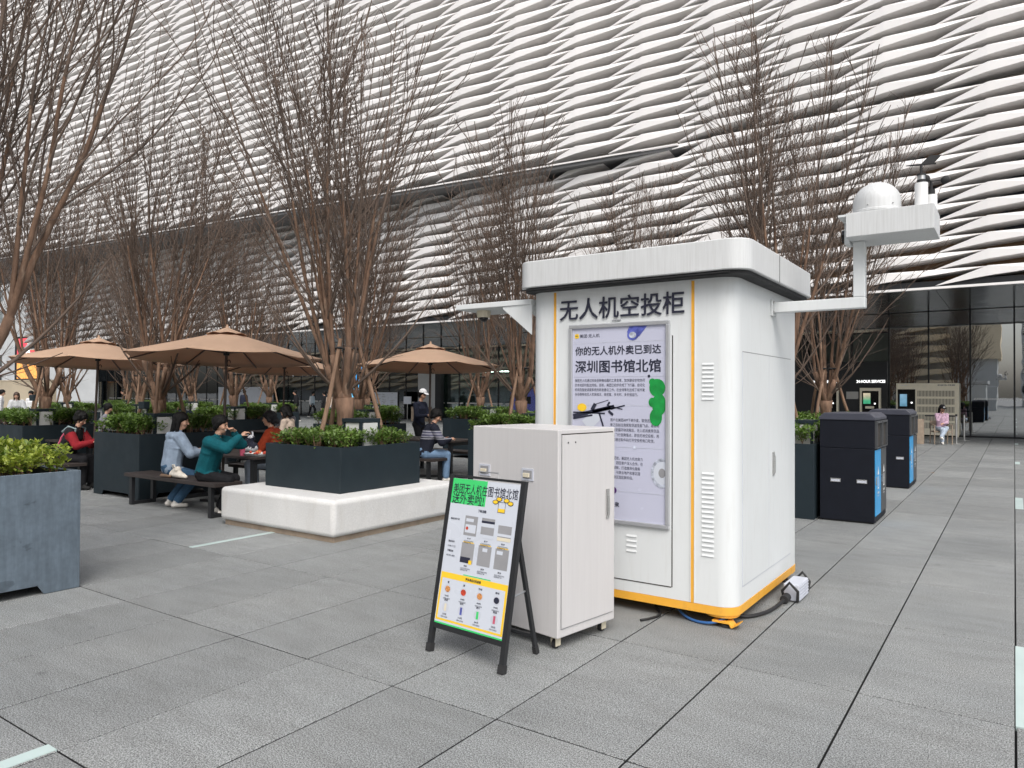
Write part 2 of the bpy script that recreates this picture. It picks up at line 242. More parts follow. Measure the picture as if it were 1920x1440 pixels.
# ------------------------------------------------------------------ mesh helpers
class MB:
    def __init__(s): s.v = []; s.f = []; s.m = []; s.cur = 0
    def add(s, vs, fs):
        n = len(s.v); s.v += [tuple(p) for p in vs]; s.f += [tuple(i + n for i in f) for f in fs]; s.m += [s.cur] * len(fs); return s
    def box(s, x0, x1, y0, y1, z0, z1):
        return s.add([(x0, y0, z0), (x1, y0, z0), (x1, y1, z0), (x0, y1, z0), (x0, y0, z1), (x1, y0, z1), (x1, y1, z1), (x0, y1, z1)],
                     [(0, 3, 2, 1), (4, 5, 6, 7), (0, 1, 5, 4), (1, 2, 6, 5), (2, 3, 7, 6), (3, 0, 4, 7)])
    def bar(s, p0, p1, wd, ht=None, up=(0, 0, 1)):
        p0, p1 = Vector(p0), Vector(p1); ht = wd if ht is None else ht
        d = (p1 - p0).normalized(); u = Vector(up)
        if abs(d.dot(u)) > 0.99: u = Vector((0, 1, 0))
        a = d.cross(u).normalized(); b = a.cross(d).normalized(); vs = []
        for p in (p0, p1):
            for i, j in ((-1, -1), (1, -1), (1, 1), (-1, 1)): vs.append(p + a * i * wd / 2 + b * j * ht / 2)
        return s.add(vs, [(0, 1, 2, 3), (7, 6, 5, 4), (0, 4, 5, 1), (1, 5, 6, 2), (2, 6, 7, 3), (3, 7, 4, 0)])
    def tube(s, pts, rad, n=8, cap=True):
        pts = [Vector(p) for p in pts]; rad = rad if isinstance(rad, (list, tuple)) else [rad] * len(pts)
        a = None; vs = []; fs = []
        for i, p in enumerate(pts):
            d = (pts[min(i + 1, len(pts) - 1)] - pts[max(i - 1, 0)])
            d = d.normalized() if d.length > 1e-9 else Vector((0, 0, 1))
            if a is None:
                a = d.cross(Vector((0, 0, 1)) if abs(d.z) < 0.9 else Vector((1, 0, 0))).normalized()
            else:
                a = (a - d * a.dot(d)); a = a.normalized() if a.length > 1e-6 else d.orthogonal().normalized()
            b = d.cross(a)
            for k in range(n):
                t = 2 * math.pi * k / n; vs.append(p + (a * math.cos(t) + b * math.sin(t)) * rad[i])
        for i in range(len(pts) - 1):
            for k in range(n):
                fs.append((i * n + k, i * n + (k + 1) % n, (i + 1) * n + (k + 1) % n, (i + 1) * n + k))
        if cap:
            fs.append(tuple(range(n - 1, -1, -1))); fs.append(tuple(range((len(pts) - 1) * n, len(pts) * n)))
        return s.add(vs, fs)
    def lathe(s, prof, c=(0, 0, 0), n=24):
        vs = []; fs = []
        for r, z in prof:
            for k in range(n):
                t = 2 * math.pi * k / n; vs.append((c[0] + r * math.cos(t), c[1] + r * math.sin(t), c[2] + z))
        for i in range(len(prof) - 1):
            for k in range(n):
                fs.append((i * n + k, i * n + (k + 1) % n, (i + 1) * n + (k + 1) % n, (i + 1) * n + k))
        fs.append(tuple(range(n - 1, -1, -1))); fs.append(tuple(range((len(prof) - 1) * n, len(prof) * n)))
        return s.add(vs, fs)
    def prism(s, poly, d):                                    # poly: list of 3-D points, d: extrusion vector
        n = len(poly); P = [Vector(p) for p in poly]; Q = [p + Vector(d) for p in P]
        nr = (P[1] - P[0]).cross(P[2] - P[1]); fl = nr.dot(Vector(d)) > 0
        fs = [tuple(range(n)), tuple(range(2 * n - 1, n - 1, -1))] + [(i, i + n, (i + 1) % n + n, (i + 1) % n) for i in range(n)]
        if fl: fs = [tuple(reversed(f)) for f in fs]
        return s.add(P + Q, fs)
    def quad(s, a, b, c, d): return s.add([a, b, c, d], [(0, 1, 2, 3)])
    def disc(s, c, r, nrm='y', n=20, sx=1, sy=1):
        vs = []
        for k in range(n):
            t = 2 * math.pi * k / n; x, y = r * sx * math.cos(t), r * sy * math.sin(t)
            vs.append((c[0] + x, c[1], c[2] + y) if nrm == 'y' else (c[0], c[1] + x, c[2] + y) if nrm == 'x' else (c[0] + x, c[1] + y, c[2]))
        return s.add(vs, [tuple(range(n))])
    def ball(s, c, r, n=12, m=8):
        rx, ry, rz = (r, r, r) if isinstance(r, (int, float)) else r
        vs = [(c[0], c[1], c[2] - rz)]; fs = []
        for i in range(1, m):
            ph = -math.pi / 2 + math.pi * i / m
            for k in range(n):
                t = 2 * math.pi * k / n
                vs.append((c[0] + rx * math.cos(ph) * math.cos(t), c[1] + ry * math.cos(ph) * math.sin(t), c[2] + rz * math.sin(ph)))
        vs.append((c[0], c[1], c[2] + rz)); top = len(vs) - 1
        for k in range(n):
            fs.append((0, 1 + (k + 1) % n, 1 + k)); fs.append((top, top - n + k, top - n + (k + 1) % n))
        for i in range(m - 2):
            for k in range(n):
                a = 1 + i * n; fs.append((a + k, a + (k + 1) % n, a + n + (k + 1) % n, a + n + k))
        return s.add(vs, fs)
    def mesh(s, name, mats):
        me = bpy.data.meshes.new(name); me.from_pydata(s.v, [], s.f)
        for mm in (mats if isinstance(mats, (list, tuple)) else [mats]): me.materials.append(mm)
        if any(s.m): me.polygons.foreach_set('material_index', s.m)
        me.update(); return me
    def build(s, name, mats, parent=None, smooth=False, bevel=0, off=None, seg=2):
        if off is not None: s.v = [(p[0] - off[0], p[1] - off[1], p[2] - off[2]) for p in s.v]
        me = s.mesh(name, mats); o = bpy.data.objects.new(name, me); COL.objects.link(o)
        if parent: o.parent = parent
        if smooth:
            for p in me.polygons: p.use_smooth = True
            if smooth != 'all':
                try: me.set_sharp_from_angle(angle=R(40))
                except Exception: pass
        if bevel:
            b = o.modifiers.new('bevel', 'BEVEL'); b.width = bevel; b.segments = seg; b.limit_method = 'ANGLE'; b.angle_limit = R(40)
        return o
def link_mesh(name, me, parent=None, loc=(0, 0, 0), rz=0):
    o = bpy.data.objects.new(name, me); COL.objects.link(o); o.location = loc; o.rotation_euler = (0, 0, rz)
    if parent: o.parent = parent
    return o
def empty(name, loc=(0, 0, 0), rz=0):
    o = bpy.data.objects.new(name, None); COL.objects.link(o); o.location = loc; o.rotation_euler = (0, 0, rz); o.empty_display_size = 0.1; return o
def tag(o, label=None, cat=None, group=None, kind=None):
    if label: o['label'] = label
    if cat: o['category'] = cat
    if group: o['group'] = group
    if kind: o['kind'] = kind
    return o
KIDS = {}
def copy_tree(o, parent=None):
    c = o.copy(); COL.objects.link(c); c.parent = parent
    for ch in [x for x in ALLCH.get(o, [])]: copy_tree(ch, c)
    return c
ALLCH = {}
def index_children():
    ALLCH.clear()
    for o in bpy.data.objects:
        if o.parent: ALLCH.setdefault(o.parent, []).append(o)
def text(body, W, H, parent, loc, mt, rz=0, rx=90, bold=0.0, name='lettering', spacing=1.0, left=False, depth=0.0):
    fat = 0.013 if bold > 0.011 else 0.0; bold = min(bold, 0.009)
    cu = bpy.data.curves.new('t', 'FONT'); cu.body = body; cu.size = 1; cu.offset = bold; cu.resolution_u = 3; cu.space_line = spacing; cu.extrude = depth
    ob = bpy.data.objects.new('t', cu); COL.objects.link(ob)
    dg = bpy.context.evaluated_depsgraph_get(); me = bpy.data.meshes.new_from_object(ob.evaluated_get(dg))
    bpy.data.objects.remove(ob); bpy.data.curves.remove(cu)
    if fat:
        bm = bmesh.new(); bm.from_mesh(me); src = bmesh.new(); src.from_mesh(me)
        for q, (dx, dy) in enumerate(((-1, 0), (1, 0), (0, -1), (0, 1))):
            t_ = bpy.data.meshes.new('t'); c_ = src.copy(); bmesh.ops.translate(c_, verts=c_.verts, vec=(dx * fat, dy * fat, 0.0)); 
            for v in c_.verts: v.co.z += 0.00012 * (q + 1)
            c_.to_mesh(t_); bm.from_mesh(t_); bpy.data.meshes.remove(t_); c_.free()
        bm.to_mesh(me); bm.free(); src.free()
    n = len(me.vertices); co = np.empty(n * 3); me.vertices.foreach_get('co', co); co = co.reshape(-1, 3)
    lo, hi = co.min(0), co.max(0); sx = W / (hi[0] - lo[0]); sy = (H / (hi[1] - lo[1])) if H else sx
    co[:, 0] = (co[:, 0] - (lo[0] if left else (lo[0] + hi[0]) / 2)) * sx; co[:, 1] = (co[:, 1] - (lo[1] + hi[1]) / 2) * sy; co[:, 2] = (co[:, 2] - lo[2]) * 1.0
    me.vertices.foreach_set('co', co.ravel()); me.materials.clear(); me.materials.append(mt); me.name = name; me.update()
    o = bpy.data.objects.new(name, me); COL.objects.link(o); o.location = loc; o.rotation_euler = (R(rx), 0, rz); o.parent = parent
    return o
# ------------------------------------------------------------------ ground and paving
g = MB(); g.quad((-1200, -1200, -0.06), (1200, -1200, -0.06), (1200, 1200, -0.06), (-1200, 1200, -0.06))
tag(g.build('ground', M['ground']), kind='structure')
TX, TY, Y0T = 0.7225, 1.4275, 4.4385
bed = MB(); bed.quad((-60, -6, -0.022), (14, -6, -0.022), (14, 34.6, -0.022), (-60, 34.6, -0.022))
paving = tag(bed.build('plaza_paving', M['joint']), kind='structure')
far = MB(); far.quad((-130, -70, -0.012), (-60.01, -70, -0.012), (-60.01, 60, -0.012), (-130, 60, -0.012))
far.quad((-60, -70, -0.012), (60, -70, -0.012), (60, -6.01, -0.012), (-60, -6.01, -0.012))
far.quad((14.01, -6, -0.012), (60, -6, -0.012), (60, 34.6, -0.012), (14.01, 34.6, -0.012))
tag(far.build('outer_pavement', M['granite']), kind='structure')
def tile_geo(mb, cx, cy, g1=0.005, g2=0.0048):
    hx, hy, c = TX / 2 - g1, TY / 2 - g2, 0.002
    vs = []
    for z, e in ((-0.03, 0), (-0.003, 0), (0.0, c)):
        vs += [(cx - hx + e, cy - hy + e, z), (cx + hx - e, cy - hy + e, z), (cx + hx - e, cy + hy - e, z), (cx - hx + e, cy + hy - e, z)]
    fs = [(8, 9, 10, 11)]
    mb.cur = 0; k0 = len(mb.v); mb.add(vs, fs)
    sd = [[(b + i, b + (i + 1) % 4, b + 4 + (i + 1) % 4, b + 4 + i) for i in range(4)] for b in (0, 4)]
    mb.v = mb.v[:k0]; mb.f.pop(); mb.m.pop()
    mb.add(vs, fs + sd[1]); mb.m[-4:] = [0] * 4; mb.f += [tuple(q + k0 for q in f) for f in sd[0]]; mb.m += [1] * 4
strips = [(-3.672, 0.95, 1.585, 0.085), (-7.205, 4.44, 5.86, 0.07), (0.055, 4.44, 5.86, 0.11), (0.055, 13.0, 14.42, 0.10), (0.055, 21.57, 22.3, 0.10), (0.055, 30.3, 31.0, 0.10)]
cells = []
for i in range(-82, 18):
    for j in range(-7, 22):
        cx = (i + 0.5) * TX; cy = Y0T + (j + 0.5) * TY - 0.0
        if cy > 34.4 or cy < -5.5 or cx < -59.5 or cx > 13.5: continue
        q = Vector((cx, cy, -CAM_H)); dz = q.dot(_f)
        vis = dz > 0.6 and abs(q.dot(_r) / dz) < 0.80
        cells.append((dz if vis else 999, cx, cy))
cells.sort()
tm = MB(); tile_geo(tm, 0, 0); tile_me = tm.mesh('tile', [M['granite'], M['joint']])
rest = MB()
for k, (d_, cx, cy) in enumerate(cells):
    if k < 300:
        o = link_mesh('tile', tile_me, paving, (cx, cy, random.uniform(-0.0008, 0.0008)))
        o.rotation_euler = (0, 0, random.uniform(-0.0006, 0.0006))
    else: tile_geo(rest, cx, cy)
tag(rest.build('tiles', [M['granite'], M['joint']], paving), kind='stuff')
for x, y0, y1, wd in strips:
    s = MB(); s.box(x - wd / 2, x + wd / 2, y0, y1, -0.02, 0.004); s.build('inlay_strip', M['frost'], paving)

# ------------------------------------------------------------------ the library building
YE, HS, YG = 27.2, 5.2, 34.7
BW, BP, ZR0, XV0 = 2.935, 0.527, 5.235, -0.67
bld = empty('library_building', (0, YE, 0))
tag(bld, 'huge library facade of overlapping white pointed fins above a dark glazed ground floor', 'building')
BO = (0, YE, 0)
def leaf(mb, W, p, depth, ox=0, oy=0, oz=0, a=0.0, s=1):
    P = [(-0.5 * W, 0.10, 0), (0, 0.0, 0.40 * p), (0.5 * W, 0.0, 0.66 * p), (0.985 * W, 0.12, 0.985 * p), (0.985 * W, 0.12, p), (0, 0.0, p), (-0.5 * W, 0.10, 0.012 * p)]
    ca, sa = math.cos(a), math.sin(a)
    tr = lambda x, y, z: (ox + x * ca - y * sa, oy + (x * sa + y * ca) * s, oz + z)
    vs = [tr(*q) for q in P] + [tr(q[0], depth, q[2] + 0.02 * p) for q in P]; n = len(P)
    fs = [tuple(range(n))] if s > 0 else [tuple(range(n - 1, -1, -1))]
    # front face is split so that it folds along its ridge
    fs = [(0, 1, 5, 6), (1, 2, 5), (2, 3, 4, 5)] + [(i, i + n, (i + 1) % n + n, (i + 1) % n) for i in range(n)]
    if s < 0: fs = [tuple(reversed(f)) for f in fs]
    mb.add(vs, fs)
lm = MB(); leaf(lm, BW, BP, 1.0); leaf_me = lm.mesh('fin', M['fin'])
XH = -10.9; ANG = R(4.87); ZB = 11.56
fins = []
for k in range(-29, 4):
    xv = XV0 + BW * k
    for n in range(0, 58):
        z = ZR0 + BP * n + (0.11 if n >= 12 else 0)
        up = n >= 12 and xv < -11.5
        if not up and xv < -69: continue
        if n >= 12 and xv > -11.5 and n > 36: continue
        if up: x, y, a = XH + (xv - XH) * math.cos(ANG), YE - (XH - xv) * math.sin(ANG), ANG
        else: x, y, a = xv, YE, 0
        q = Vector((x, y, z - CAM_H)); dz = q.dot(_f); px = q.dot(_r) / dz; py = q.dot(_u) / dz
        vis = dz > 0 and -0.74 < px < 0.76 and py < 0.56
        fins.append((q.length if vis else 900 + q.length, x, y, z, a))
fins.sort()
rest = MB()
for i, (d_, x, y, z, a) in enumerate(fins):
    if i < 300: link_mesh('fin', leaf_me, bld, (x, y - YE, z), a)
    else: leaf(rest, BW, BP, 1.0, x, y - YE, z, a)
tag(rest.build('fins', M['fin'], bld), kind='stuff')
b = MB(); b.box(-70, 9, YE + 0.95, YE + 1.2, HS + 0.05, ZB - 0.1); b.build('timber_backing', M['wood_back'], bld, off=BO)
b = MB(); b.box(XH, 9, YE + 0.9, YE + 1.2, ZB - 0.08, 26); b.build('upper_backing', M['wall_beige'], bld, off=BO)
b = MB(); b.box(XH, 9, YE + 0.35, YE + 0.89, ZB - 0.02, ZB + 0.10); b.build('gap_shade_strip', M['mullion'], bld, off=BO)  # black strip stands in the gap as its shade, ahead of the beige backing
L = 75.0; e = Vector((-math.cos(ANG), -math.sin(ANG), 0)); nrm = Vector((-math.sin(ANG), math.cos(ANG), 0)); h0 = Vector((XH, YE, 0))
b = MB(); p = h0 + nrm * 0.9; q = p + e * L
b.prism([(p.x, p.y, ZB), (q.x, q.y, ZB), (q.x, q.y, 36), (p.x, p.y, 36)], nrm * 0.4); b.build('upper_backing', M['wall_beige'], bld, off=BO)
b = MB(); p0 = h0 + nrm * 0.02; q0 = p0 + e * L
b.prism([(p0.x + 2, YE + 0.93, ZB - 0.07), (p0.x, p0.y, ZB - 0.07), (q0.x, q0.y, ZB - 0.07), (q0.x, YE + 0.93, ZB - 0.07)], (0, 0, -0.14)); b.build('overhang_soffit', M['fin_dark'], bld, off=BO)
b = MB(); p0 = h0 - nrm * 0.05; q0 = p0 + e * L
b.prism([(p0.x, p0.y, ZB - 0.06), (q0.x, q0.y, ZB - 0.06), (q0.x, q0.y, ZB + 0.0), (p0.x, p0.y, ZB + 0.0)], nrm * 0.06); b.build('overhang_edge', M['fin'], bld, off=BO)
b = MB(); b.box(-70, 9, YE - 0.02, YE + 0.10, HS - 0.075, HS - 0.002); b.build('eave_trim', M['fin'], bld, off=BO)
b = MB(); b.box(-70, 9, YE + 0.06, YE + 0.94, HS + 0.003, HS + 0.045); b.build('eave_gutter', M['mullion'], bld, off=BO)
sp_ = MB(); sp_.box(-BW / 2 + 0.006, BW / 2 - 0.006, 0, YG - YE - 0.12, -0.03, 0); sof_me = sp_.mesh('soffit_panel', M['soffit'])
for k in range(-23, 4): link_mesh('soffit_panel', sof_me, bld, (XV0 + BW * k, 0.11, HS - 0.004))
b = MB(); b.box(-70, 9, YE + 0.11, 44, HS + 0.048, HS + 0.2); b.build('floor_slab', M['mullion'], bld, off=BO)
# glazing
PW = 1.467
pm = MB(); pm.box(0.03, PW - 0.03, -0.012, 0.012, 0.06, 4.33); pane_me = pm.mesh('glass_pane', M['glass'])
pm2 = MB(); pm2.box(0.03, PW - 0.03, -0.012, 0.012, 4.39, 5.14); pane2_me = pm2.mesh('glass_pane', M['glass_dark'])
pm = MB(); pm.box(0.03, PW - 0.03, -0.012, 0.012, 0.06, 5.14); paned_me = pm.mesh('glass_pane', M['glass_dark'])
mm = MB(); mm.box(-0.03, 0.03, -0.05, 0.07, 0.0, 5.16); mul_me = mm.mesh('mullion', M['mullion'])
for k in range(-47, 7):
    x = -2.93 + PW * k
    link_mesh('mullion', mul_me, bld, (x, YG - YE, 0))
    if k >= -1: link_mesh('glass_pane', paned_me, bld, (x, YG - YE, 0))
    else:
        if not -4 <= k < -1: link_mesh('glass_pane', pane_me, bld, (x, YG - YE, 0))
        link_mesh('glass_pane', pane2_me, bld, (x, YG - YE, 0))
b = MB(); b.box(-71.9, -4.43, YG - 0.06, YG + 0.08, 4.33, 4.39); b.build('transom', M['mullion'], bld, off=BO)
b = MB(); b.box(-71.9, 7.4, YG - 0.08, YG + 0.1, 0.0, 0.055); b.build('sill', M['mullion'], bld, off=BO)
b = MB(); b.box(-72, 9, 43.8, 44.1, 0, HS); b.build('inner_wall', M['interior'], bld, off=BO)
b = MB(); b.box(-72, 9, YG + 0.12, 43.8, -0.05, 0.0); b.build('inner_floor', M['interior_floor'], bld, off=BO)
for x, w_ in ((-66, 3), (-58, 1.2), (-52, 2.4), (-45.4, 1.6), (-41, 1.2), (-37, 2.2), (-30.2, 0.8), (-24, 1.8), (-19, 1.2), (-14, 2.5), (-10, 1)):
    b = MB(); b.box(x, x + w_, 40.5, 41.1, 0.0, HS); b.build('inner_pier', M['cream_stone'] if int(x) % 2 else M['wallblack'], bld, off=BO)
for x in (-35.5, -33.2, -28.6, -26.9, -22.4, -19.8, -17.5, -15.2, -12.6, -10.2, -39, -42, -44.4, -47, -50, -53, -55.8, -58, -61, -63, -66):
    b = MB(); b.box(x, x + 1.3, 36.6, 36.72, 3.0, 3.06); b.build('ceiling_tube', M['lit_warm'], bld, off=BO)
for x in (-29.4, -27.2, -24.8, -21.5, -18.3, -15.3):
    b = MB(); b.box(x, x + 1.6, 38.6, 39.0, 0.0, 1.15 + 0.4 * ((int(x) % 3))); b.build('inner_counter', M['wallblack'], bld, off=BO)
# manifest stripes on the right hand glass (anti-collision dots)
b = MB()
for k in range(64):
    x = -1.35 + k * 0.085
    b.add([(x, YG - 0.016, 1.50), (x + 0.035, YG - 0.016, 1.50), (x + 0.075, YG - 0.016, 1.58), (x + 0.04, YG - 0.016, 1.58)], [(0, 1, 2, 3)])
b.build('collision_stripe', M['white'], bld, off=BO)
# black service wall
b = MB(); b.box(-8.75, -4.42, YG - 0.32, YG - 0.1, 0.0, 3.12); b.build('service_wall', M['wallblack'], bld, bevel=0.01, off=BO)
for x in (-7.25, -5.93):
    b = MB(); b.box(x - 0.006, x + 0.006, YG - 0.324, YG - 0.3, 0.0, 3.1); b.build('panel_joint', M['mullion'], bld, off=BO)
b = MB(); b.box(-8.6, -4.5, YG - 0.326, YG - 0.31, 2.06, 2.075); b.build('panel_joint', M['mullion'], bld, off=BO)
text('24-HOUR SERVICES', 1.12, 0.12, bld, (-5.06, -0.345 + YG - YE, 2.26), M['lit'], bold=0.03, name='lit_sign')
text('24小时服务区', 1.0, 0.12, bld, (-6.9, -0.345 + YG - YE, 2.26), M['lit'], bold=0.02, name='lit_sign')
b = MB(); b.box(-6.03, -5.55, YG - 0.335, YG - 0.322, 1.5, 1.82); b.build('notice_plate', M['steel'], bld, off=BO)
# glass lettering and hanging sign over the left entrance
text('R&DU\nU RTD', 2.2, 1.0, bld, (-42.1, YG - YE - 0.4, 3.35), M['lit'], bold=0.02, name='entrance_sign')
text('王田十\n十八王', 1.2, 1.3, bld, (-62.5, YG - YE - 0.03, 2.6), M['white'], bold=0.01, name='door_lettering')
b = MB()
for k in range(40): b.box(-70 + 0.0 + k * 1.467 + 0.1, -70 + k * 1.467 + 1.36, YG - 0.017, YG - 0.0135, 1.02, 1.10)
b.build('collision_stripe', M['lampglass'], bld, off=BO)

# ---- far structures at the left edge
e_ = empty('led_screen', (-76.5, 30.6, 0)); tag(e_, 'glowing red and orange led screen above the low stone wall at the left edge', 'screen')
b = MB(); b.box(-3.4, 1.6, 0.03, 0.5, 2.7, 6.9); b.build('housing', M['planter'], e_)
b = MB(); b.box(-2.8, 1.45, -0.02, 0.02, 2.85, 6.7); b.build('screen', M['screen_sunset'], e_)
b = MB(); b.box(-2.5, -2.1, 0.1, 0.4, 0, 2.7); b.box(0.6, 1.0, 0.1, 0.4, 0, 2.7); b.build('post', M['planter'], e_)
text('A', 1.1, 1.2, e_, (-0.4, -0.03, 5.6), M['lit'], bold=0.05, name='screen_letter')
w_ = MB(); w_.box(-110, -70.6, 30.0, 30.4, 0, 2.55); w_.box(-110.1, -70.5, 29.95, 30.45, 2.56, 2.7)
tag(w_.build('stone_wall', M['cream_stone'], bevel=0.02), 'low pale stone wall behind the people at the left edge', 'wall')
t_ = empty('distant_tower', (-150, 60, 0)); tag(t_, 'pale distant office tower at the left edge behind the bare trees', 'building')
b = MB(); b.box(-22, 22, -12, 12, 0, 60); b.build('wall', M['tower'], t_)
wm = MB(); wm.box(-1.3, 1.3, -0.05, 0.05, -0.9, 0.9); win_me = wm.mesh('window', M['glass_dark'])
for i in range(12):
    for j in range(12): link_mesh('window', win_me, t_, (-19.5 + i * 3.5, -12.02, 3 + j * 3.4))
# ---- what the glass mirrors: buildings across the plaza, behind the camera
ob = empty('opposite_building', (0, -40, 0)); tag(ob, 'cream finned building across the plaza seen only mirrored in the glass', 'building')
b = MB(); b.box(-160, -3, -16, -1.5, 0, 24); b.build('wall', M['tower'], ob)
b = MB()
for k in range(-22, 0):
    for n in range(14): leaf(b, 7.0, 1.5, 1.4, 7.0 * k - 3.2, 0, 2.2 + 1.5 * n, 0, -1)
tag(b.build('fins', M['cream_stone'], ob), kind='stuff')
c_ = empty('cream_block', (-3.6, -30, 0)); tag(c_, 'plain cream stone block across the plaza seen only mirrored in the glass', 'building')
b = MB(); b.box(-2.6, 2.4, -8, 0, 6.0, 22); b.build('upper_wall', M['cream_stone'], c_); b = MB(); b.box(-2.2, 2.0, -7.5, -0.6, 0, 6.0); b.build('lower_wall', M['tower'], c_)
t2 = empty('opposite_tower', (8, -75, 0)); tag(t2, 'grey gridded tower across the plaza seen only mirrored in the glass', 'building')
b = MB(); b.box(-7, 9, -10, 0, 0, 55); b.build('wall', M['tower'], t2)
for i in range(7):
    for j in range(14): link_mesh('window', win_me, t2, (-5.6 + i * 2.9 * 0.8, 0.02, 3 + j * 3.2))
# ------------------------------------------------------------------ planters, shrubs, trees, lamps
def side_poly(hw, z0, z1, notch):
    if not notch: return [(-hw, z0), (hw, z0), (hw, z1), (-hw, z1)]
    a, b, c = hw * 0.62, hw * 0.55, 0.075
    return [(-hw, z0), (-a, z0), (-b, z0 + c), (b, z0 + c), (a, z0), (hw, z0), (hw, z1), (-hw, z1)]
def make_planter(name, hw, z0, z1, mt, notch=True):
    r_ = empty(name)
    for k in range(4):
        m_ = MB(); a = k * math.pi / 2; hh = hw if k % 2 == 0 else hw - 0.0125
        P = [(x, -hw, z) for x, z in side_poly(hh, z0, z1, notch)]
        ca, sa = math.cos(a), math.sin(a)
        rot = lambda q: (q[0] * ca - q[1] * sa, q[0] * sa + q[1] * ca, q[2])
        d = rot((0, 0.012, 0)); m_.prism([rot(q) for q in P], d)
        lip = [rot(q) for q in ((-hh, -hw + 0.0125, z1 - 0.003), (hh, -hw + 0.0125, z1 - 0.003), (hh - 0.035, -hw + 0.055, z1 - 0.003), (-hh + 0.035, -hw + 0.055, z1 - 0.003))]
        m_.prism(lip, (0, 0, -0.012)); m_.build('side_panel', mt, r_, bevel=0.003, seg=1)
    s = MB(); n = 10; hs_ = hw - 0.016; vs = []; fs = []
    for i in range(n + 1):
        for j in range(n + 1): vs.append((-hs_ + 2 * hs_ * i / n, -hs_ + 2 * hs_ * j / n, z1 - 0.10 + 0.035 * noise.noise((i * 0.7, j * 0.7, hw)) + (0.0 if 0 < i < n and 0 < j < n else -0.02)))
    for i in range(n):
        for j in range(n): fs.append((i * (n + 1) + j, (i + 1) * (n + 1) + j, (i + 1) * (n + 1) + j + 1, i * (n + 1) + j + 1))
    s.add(vs, fs).build('soil', M['soil'], r_, smooth='all')
    return r_
def shrub_meshes(seed, hw, h, nleaf, mt, lsz, skirt=0.5):
    rnd = random.Random(seed); fo = MB(); st = MB()
    ns = int(95 * (hw / 0.68) ** 2); clumps = []
    for k in range(ns):
        x, y = rnd.uniform(-hw, hw), rnd.uniform(-hw, hw)
        if x * x + y * y < 0.03: continue
        hh = h * rnd.uniform(0.72, 1.08) * (1 - 0.18 * max(abs(x), abs(y)) / hw)
        clumps.append((x, y, hh))
        top = Vector((x + rnd.uniform(-0.05, 0.05), y + rnd.uniform(-0.05, 0.05), hh * 0.8))
        mid = Vector((x, y, hh * 0.3)) + Vector((rnd.uniform(-0.03, 0.03), rnd.uniform(-0.03, 0.03), 0))
        st.tube([(x, y, -0.04), mid, top], [0.007, 0.006, 0.003], 4)
        for q in range(3):
            e = mid.lerp(top, 0.3) + Vector((rnd.uniform(-0.13, 0.13), rnd.uniform(-0.13, 0.13), rnd.uniform(0.04, 0.16)))
            st.tube([mid, mid.lerp(e, 0.5) + Vector((0, 0, 0.02)), e], [0.005, 0.004, 0.002], 3)
    for k in range(nleaf):
        x, y, hh = clumps[rnd.randrange(len(clumps))]
        t = rnd.random() ** skirt
        r = 0.125 * math.sqrt(rnd.random()) * (0.75 + 0.5 * t)
        a = rnd.uniform(0, 6.283)
        px, py, pz = x + r * math.cos(a), y + r * math.sin(a), hh * (0.34 + 0.66 * t) - 0.35 * r * r * 8 * 0.1
        px = max(-hw - 0.05, min(hw + 0.05, px)); py = max(-hw - 0.05, min(hw + 0.05, py))
        yaw = rnd.uniform(0, 6.283); tl = rnd.gauss(0.35, 0.45); L = lsz * rnd.uniform(0.65, 1.25); W = L * 0.30
        d = Vector((math.cos(yaw) * math.cos(tl), math.sin(yaw) * math.cos(tl), math.sin(tl)))
        s = d.cross(Vector((0, 0, 1))); s = s.normalized() if s.length > 0.01 else Vector((1, 0, 0)); nn = s.cross(d)
        p = Vector((px, py, pz)); ro = rnd.uniform(-0.5, 0.5); s = (s * math.cos(ro) + nn * math.sin(ro))
        c = p + d * L * 0.5 + nn * L * 0.06
        fo.add([p, c + s * W, p + d * L, c - s * W, ], [(0, 1, 2), (0, 2, 3)])
    return fo.mesh('foliage', mt), st.mesh('stem', M['stake'])
SH = [shrub_meshes(11, 0.64, 0.42, 12500, M['leaf'], 0.055), shrub_meshes(12, 0.64, 0.44, 12500, M['leaf'], 0.055)]
SHF = shrub_meshes(13, 0.60, 0.37, 11500, M['leaf_y'], 0.050, 0.6)
SHM = shrub_meshes(14, 0.63, 0.33, 10500, M['leaf'], 0.050, 0.6)
def put_shrub(me, loc, label, rz=0):
    r_ = empty('hedge_shrub', loc, rz); tag(r_, label, 'shrub', 'clipped shrubs growing in the planters')
    o = link_mesh('foliage', me[0], r_); tag(o, kind='stuff'); tag(link_mesh('stems', me[1], r_), kind='stuff'); return r_

